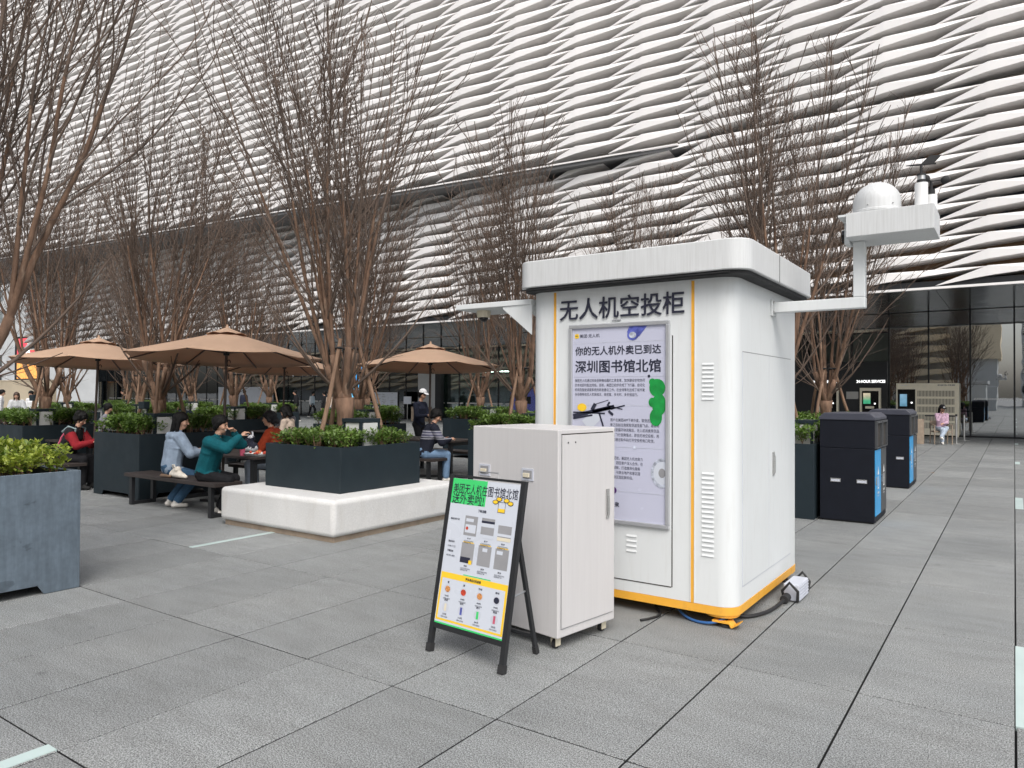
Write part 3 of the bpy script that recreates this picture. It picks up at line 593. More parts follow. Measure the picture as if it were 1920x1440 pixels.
def tree_meshes(seed, H=6.1, nl=9):
    rnd = random.Random(seed); tk = MB(); cr = MB()
    def path(p, d, L, step, wob, up):
        pts = [p.copy()]; q = p.copy(); d = d.normalized(); n = max(2, int(L / step))
        for i in range(n):
            d = (d + Vector((rnd.gauss(0, wob), rnd.gauss(0, wob), up)) ).normalized(); q = q + d * (L / n); pts.append(q.copy())
        return pts
    def spawn(pts, rads, level, Lrem):
        if level > 3: return
        n = len(pts)
        gap = (0.27, 0.29, 0.22)[level - 1]; acc = rnd.uniform(0, gap)
        start = (0.14, 0.15, 0.25)[level - 1]
        tot = sum((pts[i + 1] - pts[i]).length for i in range(n - 1)); run = 0
        for i in range(n - 1):
            seg = (pts[i + 1] - pts[i]); sl = seg.length; run += sl; acc += sl
            if run / tot < start or acc < gap: continue
            acc = rnd.uniform(-0.3, 0.3) * gap
            d = seg.normalized(); ax = d.orthogonal().normalized(); ax.rotate(Matrix.Rotation(rnd.uniform(0, 6.283), 3, d))
            ang = R(rnd.uniform(18, 36)) if level < 3 else R(rnd.uniform(25, 50))
            nd = (d * math.cos(ang) + ax * math.sin(ang)).normalized()
            if nd.z < 0.25: nd = (nd + Vector((0, 0, 0.5))).normalized()
            rem = tot - run
            if level == 1: Lc = min(2.6, 0.5 + rem * rnd.uniform(0.45, 0.8)); rc = rads[i] * rnd.uniform(0.42, 0.6); stp, wb, up = 0.22, 0.075, 0.055
            elif level == 2: Lc = min(1.15, 0.22 + rem * rnd.uniform(0.3, 0.6)); rc = max(0.0042, rads[i] * 0.55); stp, wb, up = 0.17, 0.09, 0.05
            else: Lc = rnd.uniform(0.14, 0.42); rc = 0.0034; stp, wb, up = 0.16, 0.10, 0.03
            P = path(pts[i], nd, Lc, stp, wb, up); m_ = len(P) - 1
            r1 = (0.0050, 0.0032, 0.0020)[level - 1]
            rr = [max(r1, rc + (r1 - rc) * (j / m_) ** 0.9) for j in range(m_ + 1)]
            cr.tube(P, rr, (5, 3, 3)[level - 1], cap=False)
            spawn(P, rr, level + 1, Lc)
    th = rnd.uniform(0.60, 0.78)
    tp = [Vector((0, 0, -0.12)), Vector((0, 0, 0.0)), Vector((0.01, 0, th * 0.35)), Vector((rnd.uniform(-0.03, 0.03), rnd.uniform(-0.03, 0.03), th * 0.7)), Vector((rnd.uniform(-0.04, 0.04), rnd.uniform(-0.04, 0.04), th))]
    tk.tube(tp, [0.115, 0.095, 0.088, 0.10, 0.125], 12)
    for i, v in enumerate(tk.v):
        k = 1 + 0.16 * noise.noise((v[0] * 7, v[1] * 7, v[2] * 5 + seed)); tk.v[i] = (v[0] * k, v[1] * k, v[2])
    tk.ball((tp[-1].x, tp[-1].y, th + 0.02), (0.105, 0.10, 0.10), 10, 7)
    fork = tp[-1]
    nm = 5 + seed % 2; a0 = rnd.uniform(0, 6.283)
    for k in range(nm):
        a = a0 + 6.283 * k / nm + rnd.uniform(-0.3, 0.3); tl = R(rnd.uniform(16, 36))
        d = Vector((math.cos(a) * math.sin(tl), math.sin(a) * math.sin(tl), math.cos(tl)))
        L1 = rnd.uniform(0.35, 0.9); P = path(fork - Vector((0, 0, 0.10)) + d * 0.03, d, L1, 0.14, 0.06, 0.10)
        r0 = rnd.uniform(0.046, 0.060); n_ = len(P) - 1
        tk.tube(P, [r0 * (1 - 0.22 * j / n_) for j in range(n_ + 1)], 8)
        nb = 2 + (rnd.random() < 0.6)
        for q in range(nb):
            a2 = a + rnd.uniform(-1.1, 1.1); t2 = R(rnd.uniform(3, 23))
            d2 = Vector((math.cos(a2) * math.sin(t2), math.sin(a2) * math.sin(t2), math.cos(t2)))
            L2 = (H - P[-1].z) * rnd.uniform(0.78, 1.02); Q = path(P[-1] - d2 * 0.02, d2, L2, 0.24, 0.030, 0.016)
            r2 = rnd.uniform(0.021, 0.033); m_ = len(Q) - 1
            rr = [max(0.006, r2 * (1 - 0.93 * (j / m_) ** 0.8)) for j in range(m_ + 1)]
            h_ = max(2, int(m_ * 0.45))
            tk.tube(Q[:h_ + 1], rr[:h_ + 1], 7, cap=False); cr.tube(Q[h_:], rr[h_:], 5, cap=False)
            spawn(Q, rr, 1, L2)
        # a thin outward shoot low on the limb
        if rnd.random() < 0.8:
            tl3 = R(rnd.uniform(38, 55)); d3 = Vector((math.cos(a) * math.sin(tl3), math.sin(a) * math.sin(tl3), math.cos(tl3)))
            Q = path(P[1], d3, rnd.uniform(1.2, 2.2), 0.2, 0.05, 0.07); rr = [0.02 * (1 - 0.75 * j / (len(Q) - 1)) for j in range(len(Q))]
            cr.tube(Q, rr, 5, cap=False); spawn(Q, rr, 2, 1.2)
    a_, b_ = tk.mesh('trunk', M['bark']), cr.mesh('crown', M['twig'])
    for me in (a_, b_):
        for p in me.polygons: p.use_smooth = True
    return a_, b_
TREES = [tree_meshes(s) for s in (3, 8, 21, 34)]
def put_tree(var, loc, label, rz=0, sc_=1.0, stakes=True, zsoil=0.9):
    r_ = empty('bare_tree', loc, rz); r_.scale = (sc_,) * 3; tag(r_, label, 'tree', 'leafless multi stemmed trees in planters')
    link_mesh('trunk', TREES[var][0], r_); link_mesh('crown', TREES[var][1], r_)
    if stakes:
        for k in range(3):
            a = k * 2.094 + 0.5 + var; s = MB()
            p0 = Vector((0.54 * math.cos(a), 0.54 * math.sin(a), -0.08)); p1 = Vector((0.12 * math.cos(a + 0.2), 0.12 * math.sin(a + 0.2), 1.28 + 0.08 * k))
            mid = p0.lerp(p1, 0.5) + Vector((0.015, -0.01, 0)); s.tube([p0, mid, p1], [0.030, 0.027, 0.024], 8)
            s.build('stake', M['stake'], r_, smooth=True)
        s = MB()
        for k in range(9): s.ball((0.15 * math.cos(k * 0.7), 0.15 * math.sin(k * 0.7), 1.25), (0.045, 0.045, 0.018), 6, 4)
        s.build('tie_strap', M['rubber'], r_)
    return r_
def make_lamp():
    r_ = empty('planter_lamp'); hw, h = 0.15, 0.40
    for sx in (-1, 1):
        for sy in (-1, 1):
            b = MB(); b.box(sx * hw - 0.016, sx * hw + 0.016, sy * hw - 0.016, sy * hw + 0.016, -0.06, h - 0.04); b.build('post', M['planter'], r_)
    b = MB(); b.box(-hw - 0.02, hw + 0.02, -hw - 0.02, hw + 0.02, h - 0.04, h + 0.01); b.build('cap', M['planter'], r_, bevel=0.004)
    for k in range(4):
        b = MB(); a = k * math.pi / 2; ca, sa = math.cos(a), math.sin(a)
        P = [(-hw + 0.03, -hw, 0.0), (hw - 0.03, -hw, 0.0), (hw - 0.03, -hw, h - 0.045), (-hw + 0.03, -hw, h - 0.045)]
        b.prism([(x * ca - y * sa, x * sa + y * ca, z) for x, y, z in P], (0.02 * -sa * -1 if k % 2 else 0, 0.02 * ca if k % 2 == 0 else 0, 0)); b.build('opal_panel', M['lampglass'], r_)
    return r_
PL = make_planter('planter', 0.69, 0.0, 1.0, M['planter']); index_children()
LAMP = make_lamp(); index_children()
used = {'p': False, 'l': False}
spots = [  # x, y, kind, tree variant, rot, scale, words
    (-7.15, 2.28, 'front', 1, 0.6, 1.05, 'nearest weathered planter at the left edge'),
    (-7.15, 6.53, 'bench', 0, 2.3, 1.06, 'planter on the white stone bench'),
    (-11.63, 6.57, 'std', 2, 1.0, 1.0, 'planter beside the blue hoodie'),
    (-16.0, 6.7, 'std', 1, 3.9, 1.0, 'planter behind the red and black jacket'),
    (-20.3, 6.6, 'std', 3, 0.3, 1.0, 'planter beyond the left edge of the photo'),
    (-2.88, 10.92, 'std', 3, 1.7, 1.03, 'planter touching the near bin'),
    (-7.35, 10.95, 'std', 2, 4.4, 0.97, 'planter just left of the drone cabin'),
    (-11.5, 10.95, 'std', 1, 5.3, 0.95, 'planter straight behind the white stone bench'),
    (-15.95, 10.95, 'std', 3, 2.2, 0.96, 'planter behind the front umbrella pole'),
    (-20.4, 10.95, 'std', 0, 0.9, 0.97, 'second row planter behind the front table'),
    (-24.7, 10.95, 'std', 2, 3.1, 0.95, 'second row planter behind the left umbrella'),
    (-3.05, 15.3, 'std', 0, 4.0, 1.02, 'planter beyond the bins beside the cabin'),
    (-7.15, 15.3, 'std', 1, 1.2, 1.0, 'planter hidden behind the drone cabin'),
    (-11.6, 15.3, 'std', 3, 5.0, 0.95, 'planter behind the man in the striped sweater'),
    (-15.8, 15.3, 'std', 2, 0.4, 0.93, 'third row planter before the blue screen'),
    (-20.4, 15.3, 'std', 1, 2.9, 0.93, 'third row planter under the small far umbrella'),
    (-24.9, 15.3, 'std', 0, 3.6, 0.93, 'third row planter before the white notice boards'),
    (-29.3, 15.3, 'std', 3, 1.9, 0.93, 'third row planter farthest to the left'),
]
for i, (x, y, kd, tv, rz, s, wd) in enumerate(spots):
    if kd == 'bench':
        bo = empty('stone_bench', (x, y, 0)); tag(bo, 'square white cast stone bench with rounded edges round the dark planter', 'bench')
        b = MB(); b.box(-1.04, 1.04, -1.10, 1.10, 0.06, 0.47); o = b.build('seat_block', M['stone'], bo, smooth=True, bevel=0.055, seg=5)
        b = MB(); b.box(-0.99, 0.99, -1.05, 1.05, 0.0, 0.065); b.build('plinth', M['stone_base'], bo)
        po = make_planter('planter', 0.69, 0.472, 1.01, M['planter'], False); po.location = (x, y, 0); zs = 0.9
    elif kd == 'front':
        po = make_planter('planter', 0.70, 0.0, 0.985, M['planter_old']); po.location = (x - 0.05, y + 0.02, 0); zs = 0.88
    else:
        po = PL if not used['p'] else copy_tree(PL); used['p'] = True; po.location = (x, y, 0); zs = 0.9
    nm = wd if kd != 'bench' else 'dark planter box'
    plab = {'front': 'scuffed blue grey steel planter box nearest the camera at the left edge', 'bench': 'dark slate planter box standing on the white stone bench'}.get(kd, 'dark slate steel planter box, the ' + wd)
    tag(po, plab, 'planter', 'square steel planters of the plaza')
    sm = SHF if kd == 'front' else SHM if kd == 'bench' else SH[i % 2]
    put_shrub(sm, (x - (0.05 if kd == 'front' else 0), y, zs), ('low yellow green shrub' if kd == 'front' else 'low green shrub') + ' filling the ' + wd, (i * 1.5708) % 6.2832)
    put_tree(tv, (x, y, zs), 'bare many branched tree in the ' + wd, rz, s, stakes=kd != 'front')
    if kd == 'front': continue
    lo = LAMP if not used['l'] else copy_tree(LAMP); used['l'] = True
    lx, ly = {'bench': (0.33, -0.02)}.get(kd, (0.45, -0.25)); lo.location = (x + lx, y + ly, zs + (0.02 if kd == 'bench' else 0.0))
    tag(lo, 'square lantern with opal panels in the ' + wd, 'lamp', 'lanterns standing in the planters')
b = MB(); b.box(-0.09, 0.09, -0.05, 0.05, -0.06, 0.06)
for x, y, z, wd in ((-11.70, 6.36, 1.43, 'left of the woman in the blue hoodie'), (-16.05, 6.50, 1.52, 'behind the person in the red and black jacket')):
    o = MB(); o.box(-0.09, 0.09, -0.05, 0.05, -0.06, 0.06); o = o.build('speaker_box', M['planter'], bevel=0.01); o.location = (x, y, z)
    tag(o, 'dark box strapped to the trunk ' + wd, 'box', 'small boxes strapped to trunks')

# ------------------------------------------------------------------ umbrellas, tables, benches
def make_umbrella():
    r_ = empty('patio_umbrella'); RR, zt, ze = 1.50, 2.60, 2.17
    b = MB(); n = 8; m = 6; seg = 4; vs = []; fs = []
    N = n * seg
    for i in range(m + 1):
        t = 0.10 + 0.90 * i / m
        for k in range(N):
            a = 2 * math.pi * (k / N) + math.pi / 8
            fr = (k % seg) / seg; c = math.cos(math.pi / n) / math.cos((fr - 0.5) * 2 * math.pi / n)
            sag = 0.05 * math.sin(math.pi * fr) * t * t
            rr = RR * t * (c * (1 - 0.05 * math.sin(math.pi * fr) * t))
            z = zt - (zt - ze) * (t ** 0.97) - sag * 0.4 - 0.0
            vs.append((rr * math.cos(a), rr * math.sin(a), z))
    for i in range(m):
        for k in range(N): fs.append((i * N + k, i * N + (k + 1) % N, (i + 1) * N + (k + 1) % N, (i + 1) * N + k))
    top = (m + 1) * N; vs += [(0, 0, zt + 0.01)]; fs += [(top, (k + 1) % N, k) for k in range(N)]
    fs = [tuple(reversed(f)) for f in fs]
    o = b.add(vs, fs).build('canopy', M['canvas'], r_, smooth=True)
    sd = o.modifiers.new('s', 'SOLIDIFY'); sd.thickness = 0.004
    b = MB(); vs = []; fs = []
    for i, t in enumerate((0.0, 0.12, 0.2)):
        for k in range(N):
            a = 2 * math.pi * (k / N) + math.pi / 8; ff = (k % seg) / seg; w_ = 0.03 * math.sin(math.pi * ff) if i == 2 else 0
            vs.append((RR * t * math.cos(a), RR * t * math.sin(a), zt + 0.062 - 0.64 * t + w_ * 0.6))
    for i in range(2):
        for k in range(N): fs.append((i * N + k, (i + 1) * N + k, (i + 1) * N + (k + 1) % N, i * N + (k + 1) % N))
    v = b.add(vs, fs).build('vent_flap', M['canvas'], o, smooth=True); sd = v.modifiers.new('s', 'SOLIDIFY'); sd.thickness = 0.004
    b = MB(); b.tube([(0, 0, 0), (0, 0, 2.58)], 0.022, 12); b.build('pole', M['pole_brown'], r_, smooth=True)
    b = MB(); b.tube([(0, 0, 2.22), (0, 0, 2.29)], 0.045, 12); b.tube([(0, 0, 2.48), (0, 0, 2.55)], 0.04, 12); b.build('hub', M['rubber'], r_, smooth=True)
    b = MB(); b.tube([(0, 0, 2.64), (0, 0, 2.70)], [0.03, 0.012], 10); b.build('finial', M['canvas'], r_, smooth=True)
    for k in range(8):
        a = 2 * math.pi * k / 8 + math.pi / 8; c, s = math.cos(a), math.sin(a)
        b = MB(); b.bar((0.05 * c, 0.05 * s, 2.55), (RR * 0.99 * c, RR * 0.99 * s, ze - 0.012), 0.014, 0.02)
        o2 = b.build('rib', M['pole_brown'], r_)
        b = MB(); b.bar((0.05 * c, 0.05 * s, 2.26), (0.72 * c, 0.72 * s, 2.365), 0.012, 0.016); b.build('strut', M['pole_brown'], o2)
    b = MB(); b.tube([(0.05 + 0.03 * math.cos(t), 0.0, 2.1 + 0.05 * math.sin(t)) for t in np.linspace(0, 5.4, 12)], 0.006, 6); b.build('crank_hook', M['rubber'], r_)
    b = MB(); b.box(-0.22, 0.22, -0.22, 0.22, 0.0, 0.035); b.build('base_plate', M['black_metal'], r_)
    b = MB(); b.tube([(0, 0, 0.03), (0, 0, 0.4)], 0.032, 12); b.build('base_socket', M['black_metal'], r_, smooth=True)
    return r_
UMB = make_umbrella()
def make_table(L, W):
    r_ = empty('picnic_table'); h = 0.75
    b = MB(); b.box(-L / 2, L / 2, -W / 2, -0.004, h - 0.035, h); b.build('top_board', M['wood_dark'], r_, bevel=0.004)
    b = MB(); b.box(-L / 2, L / 2, 0.004, W / 2, h - 0.035, h); b.build('top_board', M['wood_dark'], r_, bevel=0.004)
    for s in (-1, 1):
        b = MB(); x = s * (L / 2 - 0.09)
        for y in (-1, 1): b.box(x - 0.04, x + 0.04, y * (W / 2 - 0.06) - 0.03, y * (W / 2 - 0.06) + 0.03, 0.0, h - 0.037)
        b.box(x - 0.038, x + 0.038, -W / 2 + 0.092, W / 2 - 0.092, 0.002, 0.06); b.box(x - 0.038, x + 0.038, -W / 2 + 0.092, W / 2 - 0.092, h - 0.10, h - 0.039)
        b.build('leg_frame', M['black_metal'], r_)
    b = MB(); b.box(-L / 2 + 0.132, L / 2 - 0.132, -0.02, 0.02, h - 0.09, h - 0.042); b.build('rail', M['black_metal'], r_)
    return r_
def make_bench(L, W):
    r_ = empty('picnic_bench'); h = 0.46
    b = MB(); b.box(-L / 2, L / 2, -W / 2, W / 2, h - 0.05, h); b.build('seat', M['wood_dark'], r_, bevel=0.005)
    for s in (-1, 1):
        b = MB(); x = s * (L / 2 - 0.14)
        for y in (-1, 1): b.box(x - 0.035, x + 0.035, y * (W / 2 - 0.05) - 0.025, y * (W / 2 - 0.05) + 0.025, 0.0, h - 0.052)
        b.box(x - 0.033, x + 0.033, -W / 2 + 0.077, W / 2 - 0.077, 0.002, 0.05); b.build('leg_frame', M['black_metal'], r_)
    return r_
TAB = make_table(2.05, 0.80); BEN = make_bench(2.25, 0.42); index_children()
tu = tb = tn = False
sets = [(-9.65, 6.64, -9.93, 6.62, True, 'front table under the largest umbrella'),
        (-13.85, 6.62, -13.9, 6.62, True, 'table of the red and black jacket'),
        (-9.75, 11.05, -9.60, 11.0, True, 'table of the man in the striped sweater'),
        (-13.9, 11.05, -14.15, 11.0, True, 'table behind the rust red jacket'),
        (-18.2, 11.05, 0, 0, False, 'second row table without umbrella at the left')]
ulab = ['large tan umbrella over the front table with the women', 'tan umbrella at the left over the red and black jacket', 'tan umbrella right of the big tree above the man in the striped sweater', 'half hidden tan umbrella behind the big tree trunk']
for i, (x, y, ux, uy, um, wd) in enumerate(sets):
    t = copy_tree(TAB) if tb else TAB; tb = True; t.location = (x, y, 0); tag(t, 'dark wood picnic table with black frame, the ' + wd, 'table', 'dark picnic tables between planters')
    for s, nm in ((-1, 'near'), (1, 'far')):
        bb = copy_tree(BEN) if tn else BEN; tn = True; bb.location = (x, y + s * 0.86, 0)
        tag(bb, 'dark bench on the %s side of the %s' % (nm, wd), 'bench', 'dark benches beside the picnic tables')
    if um:
        u = copy_tree(UMB) if tu else UMB; tu = True; u.location = (ux, uy, 0); u.rotation_euler = (Matrix.Rotation(R(-3.0), 3, _r0) @ Matrix.Rotation(0.25 + 0.2 * i, 3, 'Z')).to_euler()
        tag(u, ulab[i], 'umbrella', 'tan patio umbrellas over the tables')
bb = copy_tree(BEN); bb.location = (-19.3, 9.45, 0); tag(bb, 'lone dark bench before the second row planter at the left', 'bench', 'dark benches beside the picnic tables')
# ------------------------------------------------------------------ the drone delivery cabin
KX0, KX1, KY0, KY1, KZ0, KZ1 = -3.345, -1.615, 5.10, 6.90, 0.145, 2.49
ko = (-2.48, 6.0, 0)
kiosk = empty('drone_delivery_cabin', ko); tag(kiosk, 'tall white drone parcel cabin with orange stripes and a lilac poster', 'cabin')
def rrect(x0, x1, y0, y1, r, n=6, rf=None):
    P = []
    for (cx, cy, a0) in ((x1 - r, y1 - r, 0), (x0 + r, y1 - r, 90), (x0 + r, y0 + r, 180), (x1 - r, y0 + r, 270)):
        for k in range(n + 1):
            a = R(a0 + 90 * k / n); P.append((cx + r * math.cos(a), cy + r * math.sin(a)))
    return P
def extr(poly, z0, z1): return [(p[0], p[1], z0) for p in poly], (0, 0, z1 - z0)
b = MB(); b.prism(*extr(rrect(KX0, KX1, KY0, KY1, 0.13, 8), KZ0, KZ1)); body = b.build('body', M['kiosk'], kiosk, smooth=True, off=ko)
b = MB(); b.prism(*extr(rrect(KX0 - 0.055, KX1 + 0.125, KY0 - 0.14, KY1 + 0.05, 0.15, 8), KZ1 + 0.028, KZ1 + 0.245)); roof = b.build('roof', M['kiosk_roof'], kiosk, smooth=True, bevel=0.008, off=ko)
b = MB(); b.prism(*extr(rrect(KX0 - 0.03, KX1 + 0.10, KY0 - 0.115, KY1 + 0.02, 0.14, 8), KZ1 + 0.001, KZ1 + 0.027)); b.build('gasket', M['rubber'], roof, smooth=True, off=ko)
b = MB(); b.box(KX1 + 0.1245, KX1 + 0.127, 5.782, 5.79, KZ1 + 0.03, KZ1 + 0.24); b.build('seam', M['rubber'], roof, off=ko)
b = MB(); b.tube([(KX0, KY0 - 0.125, KZ1 + 0.012), (KX0 + 0.9, KY0 - 0.127, KZ1 + 0.010), (KX1, KY0 - 0.125, KZ1 + 0.013)], 0.006, 6); b.build('eave_cable', M['cable'], roof, off=ko)
b = MB(); b.prism(*extr(rrect(KX0 - 0.004, KX1 + 0.004, KY0 - 0.004, KY1 + 0.004, 0.134, 8), 0.085, KZ0 - 0.002)); base = b.build('base_frame', M['yellow'], kiosk, smooth=True, off=ko)
for x, y in ((KX0 + 0.13, KY0 + 0.13), (KX1 - 0.13, KY0 + 0.13), (KX0 + 0.13, KY1 - 0.13), (KX1 - 0.13, KY1 - 0.13)):
    b = MB(); b.prism(*extr(rrect(x - 0.12, x + 0.12, y - 0.12, y + 0.12, 0.11, 6), 0.066, 0.0845)); b.build('corner_block', M['yellow'], base, smooth=True, off=ko)
    b = MB(); b.lathe([(0.045, 0.0), (0.05, 0.006), (0.047, 0.022), (0.03, 0.026), (0.012, 0.027), (0.012, 0.067)], (x + (0.05 if x > -2.5 else -0.05), y - 0.07, 0)); b.build('levelling_foot', M['rubber'], base, smooth=True, off=ko)
x, y = KX1 - 0.09, KY0 + 0.05
b = MB(); b.box(x - 0.075, x + 0.045, y - 0.05, y + 0.05, 0.034, 0.046); b.prism([(x + 0.0455, y - 0.05, 0.034), (x + 0.06, y - 0.05, 0.010), (x + 0.072, y - 0.05, 0.012), (x + 0.0455, y - 0.05, 0.046)], (0, 0.1, 0))
b.prism([(x + 0.07, y - 0.05, 0.012), (x + 0.115, y - 0.05, 0.042), (x + 0.115, y - 0.05, 0.05), (x + 0.07, y - 0.05, 0.022)], (0, 0.1, 0)); b.build('foot_bracket', M['yellow'], base, off=ko)
FY = KY0
def fbox(name, x0, x1, z0, z1, mt, par, d0=0.0, d1=0.004, bevel=0):
    b = MB(); b.box(x0, x1, FY - d1, FY - d0, z0, z1); return b.build(name, mt, par, off=ko, bevel=bevel)
for x in (-3.095, -1.924):
    fbox('stripe_edge', x - 0.017, x - 0.0125, KZ0, KZ1 - 0.01, M['kiosk'], body, d1=0.006); fbox('stripe', x - 0.012, x + 0.012, KZ0 - 0.0, KZ1 - 0.01, M['yellow'], body, d1=0.003); fbox('stripe_edge', x + 0.0125, x + 0.017, KZ0, KZ1 - 0.01, M['kiosk'], body, d1=0.006)
text('无人机空投柜', 1.06, 0.172, body, (-2.516 - ko[0], FY - 0.008 - ko[1], 2.33), M['ink'], bold=0.010, depth=0.003)
# front door outline and louvers
dr = fbox('front_door', -2.945, -2.085, 0.235, 2.085, M['kiosk'], body, d1=0.004)
for a in ((-2.087, -2.077, 0.232, 2.088), (-2.953, -2.944, 0.232, 2.088)): fbox('door_gap', a[0], a[1], a[2], a[3], M['slot'], dr, d1=0.0025)
fbox('door_gap', -2.944, -2.087, 0.227, 0.2345, M['slot'], dr, d1=0.0025)
def louver(x, z, wd, par, face='f'):
    b = MB(); q = [(0, 0.009), (-0.0065, -0.006), (0, -0.008)]
    P = [(x - wd / 2, FY + a - 0.0005, z + c) for a, c in q] if face == 'f' else None
    if par is dr: P = [(p[0], p[1] - 0.004, p[2]) for p in P]
    b.prism(P, (wd, 0, 0)); return b.build('louver', M['kiosk'], par, off=ko)
for k in range(9): louver(-1.812, 1.872 - k * 0.0315, 0.085, body)
for k in range(18): louver(-1.810, 1.085 - k * 0.0345, 0.088, body)
for cx in (-2.405, -2.60):
    for k in range(4): louver(cx, 0.572 - k * 0.038, 0.082, dr)
# poster
fr = empty('poster_frame'); bpy.data.objects.remove(fr)
b = MB(); x0, x1, z0, z1 = -2.952, -2.096, 0.655, 2.202
for a in ((x0, x1, z1 - 0.03, z1), (x0, x1, z0, z0 + 0.03), (x0, x0 + 0.03, z0 + 0.0301, z1 - 0.0301), (x1 - 0.03, x1, z0 + 0.0301, z1 - 0.0301)): b.box(a[0], a[1], FY - 0.028, FY - 0.0042, a[2], a[3])
pf = b.build('poster_frame', M['alu'], kiosk, bevel=0.004, off=ko)
fbox('poster_clip', -2.575, -2.5, 2.222, 2.23, M['alu'], pf, d1=0.01)
ps = fbox('poster', x0 + 0.0302, x1 - 0.0302, z0 + 0.0302, z1 - 0.0302, M['paper_lilac'], kiosk, d0=0.0045, d1=0.012)
PY = FY - 0.0135
def ptext(body_, xl, zc, W, H, mt=None, bold=0.0, sp=1.0): return text(body_, W, H, ps, (xl - ko[0], PY - ko[1], zc), mt or M['ink'], bold=bold, name='lettering', left=True, spacing=sp)
def pshape(name, fn, mt, dy=0.0):
    b = MB(); fn(b, PY - 0.0002 - dy); return b.build(name, mt, ps, off=ko)
pshape('emblem', lambda b, y: b.prism([(p[0], y, p[1]) for p in rrect(-2.902, -2.866, 2.095, 2.130, 0.008, 3)], (0, -0.0006, 0)), M['ink_yellow'])
ptext('美团', -2.897, 2.1125, 0.026, 0.011, bold=0.01).location.y -= 0.0012
ptext('美团·无人机', -2.858, 2.112, 0.178, 0.030, bold=0.006)
ptext('你的无人机外卖已到达', -2.90, 1.992, 0.735, 0.072, bold=0.024)
ptext('深圳图书馆北馆', -2.90, 1.868, 0.735, 0.100, bold=0.026)
ptext('美团无人机通过科技创新推动履约工具变革，加快建设空地协同\n的本地即时配送网络。目前，美团已初步完成了飞行器、自动化\n机场及智能调度系统的研发建设工作，在全球率先达成了城市复\n杂场景物流无人机高频次、高密度、多天时、多天候运行。', -2.90, 1.703, 0.605, 0.135, sp=1.35)
ptext('用户在美团APP下单外卖，取货员接到订\n单之后前往商家取货送至起飞点，将货物\n装载至循环物流箱后，无人机将携带货品\n自主飞行至降落点，即目的地空投柜，用\n户可通过取件码打开空投柜格口取货。', -2.585, 1.376, 0.405, 0.178, sp=1.35)
ptext('空中配送，美团无人机也致力\n于与，园区客户深入合作。在\n科技赋能、打造差异化服务\n范围，与商业地产和景区园\n智慧景区园区新阶段。', -2.60, 1.085, 0.29, 0.172, sp=1.35)
ptext('飞着来', -2.625, 0.80, 0.12, 0.040, bold=0.012)
for zz in (2.055, 1.788, 1.565, 1.245, 0.905): pshape('rule', lambda b, y: b.box(-2.92, -2.128, y - 0.0003, y, zz - 0.0012, zz + 0.0012), M['ink_lightgrey'])
pshape('dot', lambda b, y: b.disc((-2.262, y - 0.0008, 1.788), 0.011), M['ink']); pshape('dot', lambda b, y: b.disc((-2.375, y - 0.0008, 1.245), 0.014), M['ink_silver'])
pshape('ball_picture', lambda b, y: b.disc((-2.553, y - 0.0008, 0.908), 0.026), M['ink_purple'])
# can, gummy sweet, doughnut and drone pictures
pshape('can_picture', lambda b, y: b.add([(-2.445, y - 0.001, 2.125), (-2.425, y - 0.001, 2.17), (-2.275, y - 0.001, 2.17), (-2.345, y - 0.001, 2.09)], [(0, 1, 2, 3)]), M['ink_blue'])
pshape('can_picture', lambda b, y: b.disc((-2.395, y - 0.0016, 2.105), 0.05, sx=0.95, sy=0.82), M['ink_blue']); pshape('can_picture', lambda b, y: b.disc((-2.397, y - 0.0022, 2.104), 0.030, sy=0.8), M['ink_silver'])
def gummy(b, y):
    for cx, cz, r, sx, sy in ((-2.195, 1.70, 0.075, 0.85, 0.9), (-2.235, 1.745, 0.026, 1, 1), (-2.18, 1.575, 0.07, 0.8, 1.2), (-2.235, 1.592, 0.032, 0.9, 1.1), (-2.205, 1.48, 0.055, 0.9, 1.2)):
        n = 20; P = [(min(-2.128, cx + r * sx * math.cos(6.2832 * k / n)), y - 0.001 - r * 0.005, cz + r * sy * math.sin(6.2832 * k / n)) for k in range(n)]; b.add(P, [tuple(range(n))])
pshape('sweet_picture', gummy, M['ink_dgreen'])
def half(b, y, r, mtc=None):
    n = 24; P = [(min(-2.128, -2.155 + r * math.cos(6.2832 * k / n)), y - 0.0009 - (0.1 - r) * 0.01, 1.065 + r * 1.25 * math.sin(6.2832 * k / n)) for k in range(n)]; b.add(P, [tuple(range(n))])
pshape('doughnut_picture', lambda b, y: half(b, y, 0.088), M['ink_silver']); pshape('doughnut_picture', lambda b, y: half(b, y, 0.068), M['paper']); pshape('doughnut_picture', lambda b, y: half(b, y, 0.028), M['ink_grey'])
def seg(b, y, xa, za, xb, zb, wd):
    d = Vector((xb - xa, 0, zb - za)).normalized(); n_ = Vector((-d.z, 0, d.x)) * wd / 2
    b.add([(xa - n_.x, y, za - n_.z), (xb - n_.x, y, zb - n_.z), (xb + n_.x, y, zb + n_.z), (xa + n_.x, y, za + n_.z)], [(0, 1, 2, 3)])
def drone(b, y):
    for s in ((-2.915, 1.475, -2.55, 1.555, 0.03), (-2.915, 1.455, -2.74, 1.485, 0.014), (-2.915, 1.505, -2.63, 1.50, 0.012), (-2.74, 1.51, -2.58, 1.545, 0.022), (-2.58, 1.535, -2.46, 1.565, 0.010), (-2.60, 1.56, -2.48, 1.535, 0.008), (-2.68, 1.50, -2.645, 1.40, 0.014), (-2.72, 1.57, -2.60, 1.605, 0.005), (-2.61, 1.56, -2.59, 1.59, 0.016), (-2.60, 1.52, -2.56, 1.49, 0.02), (-2.745, 1.525, -2.715, 1.575, 0.03)): seg(b, y - 0.0016, *s)
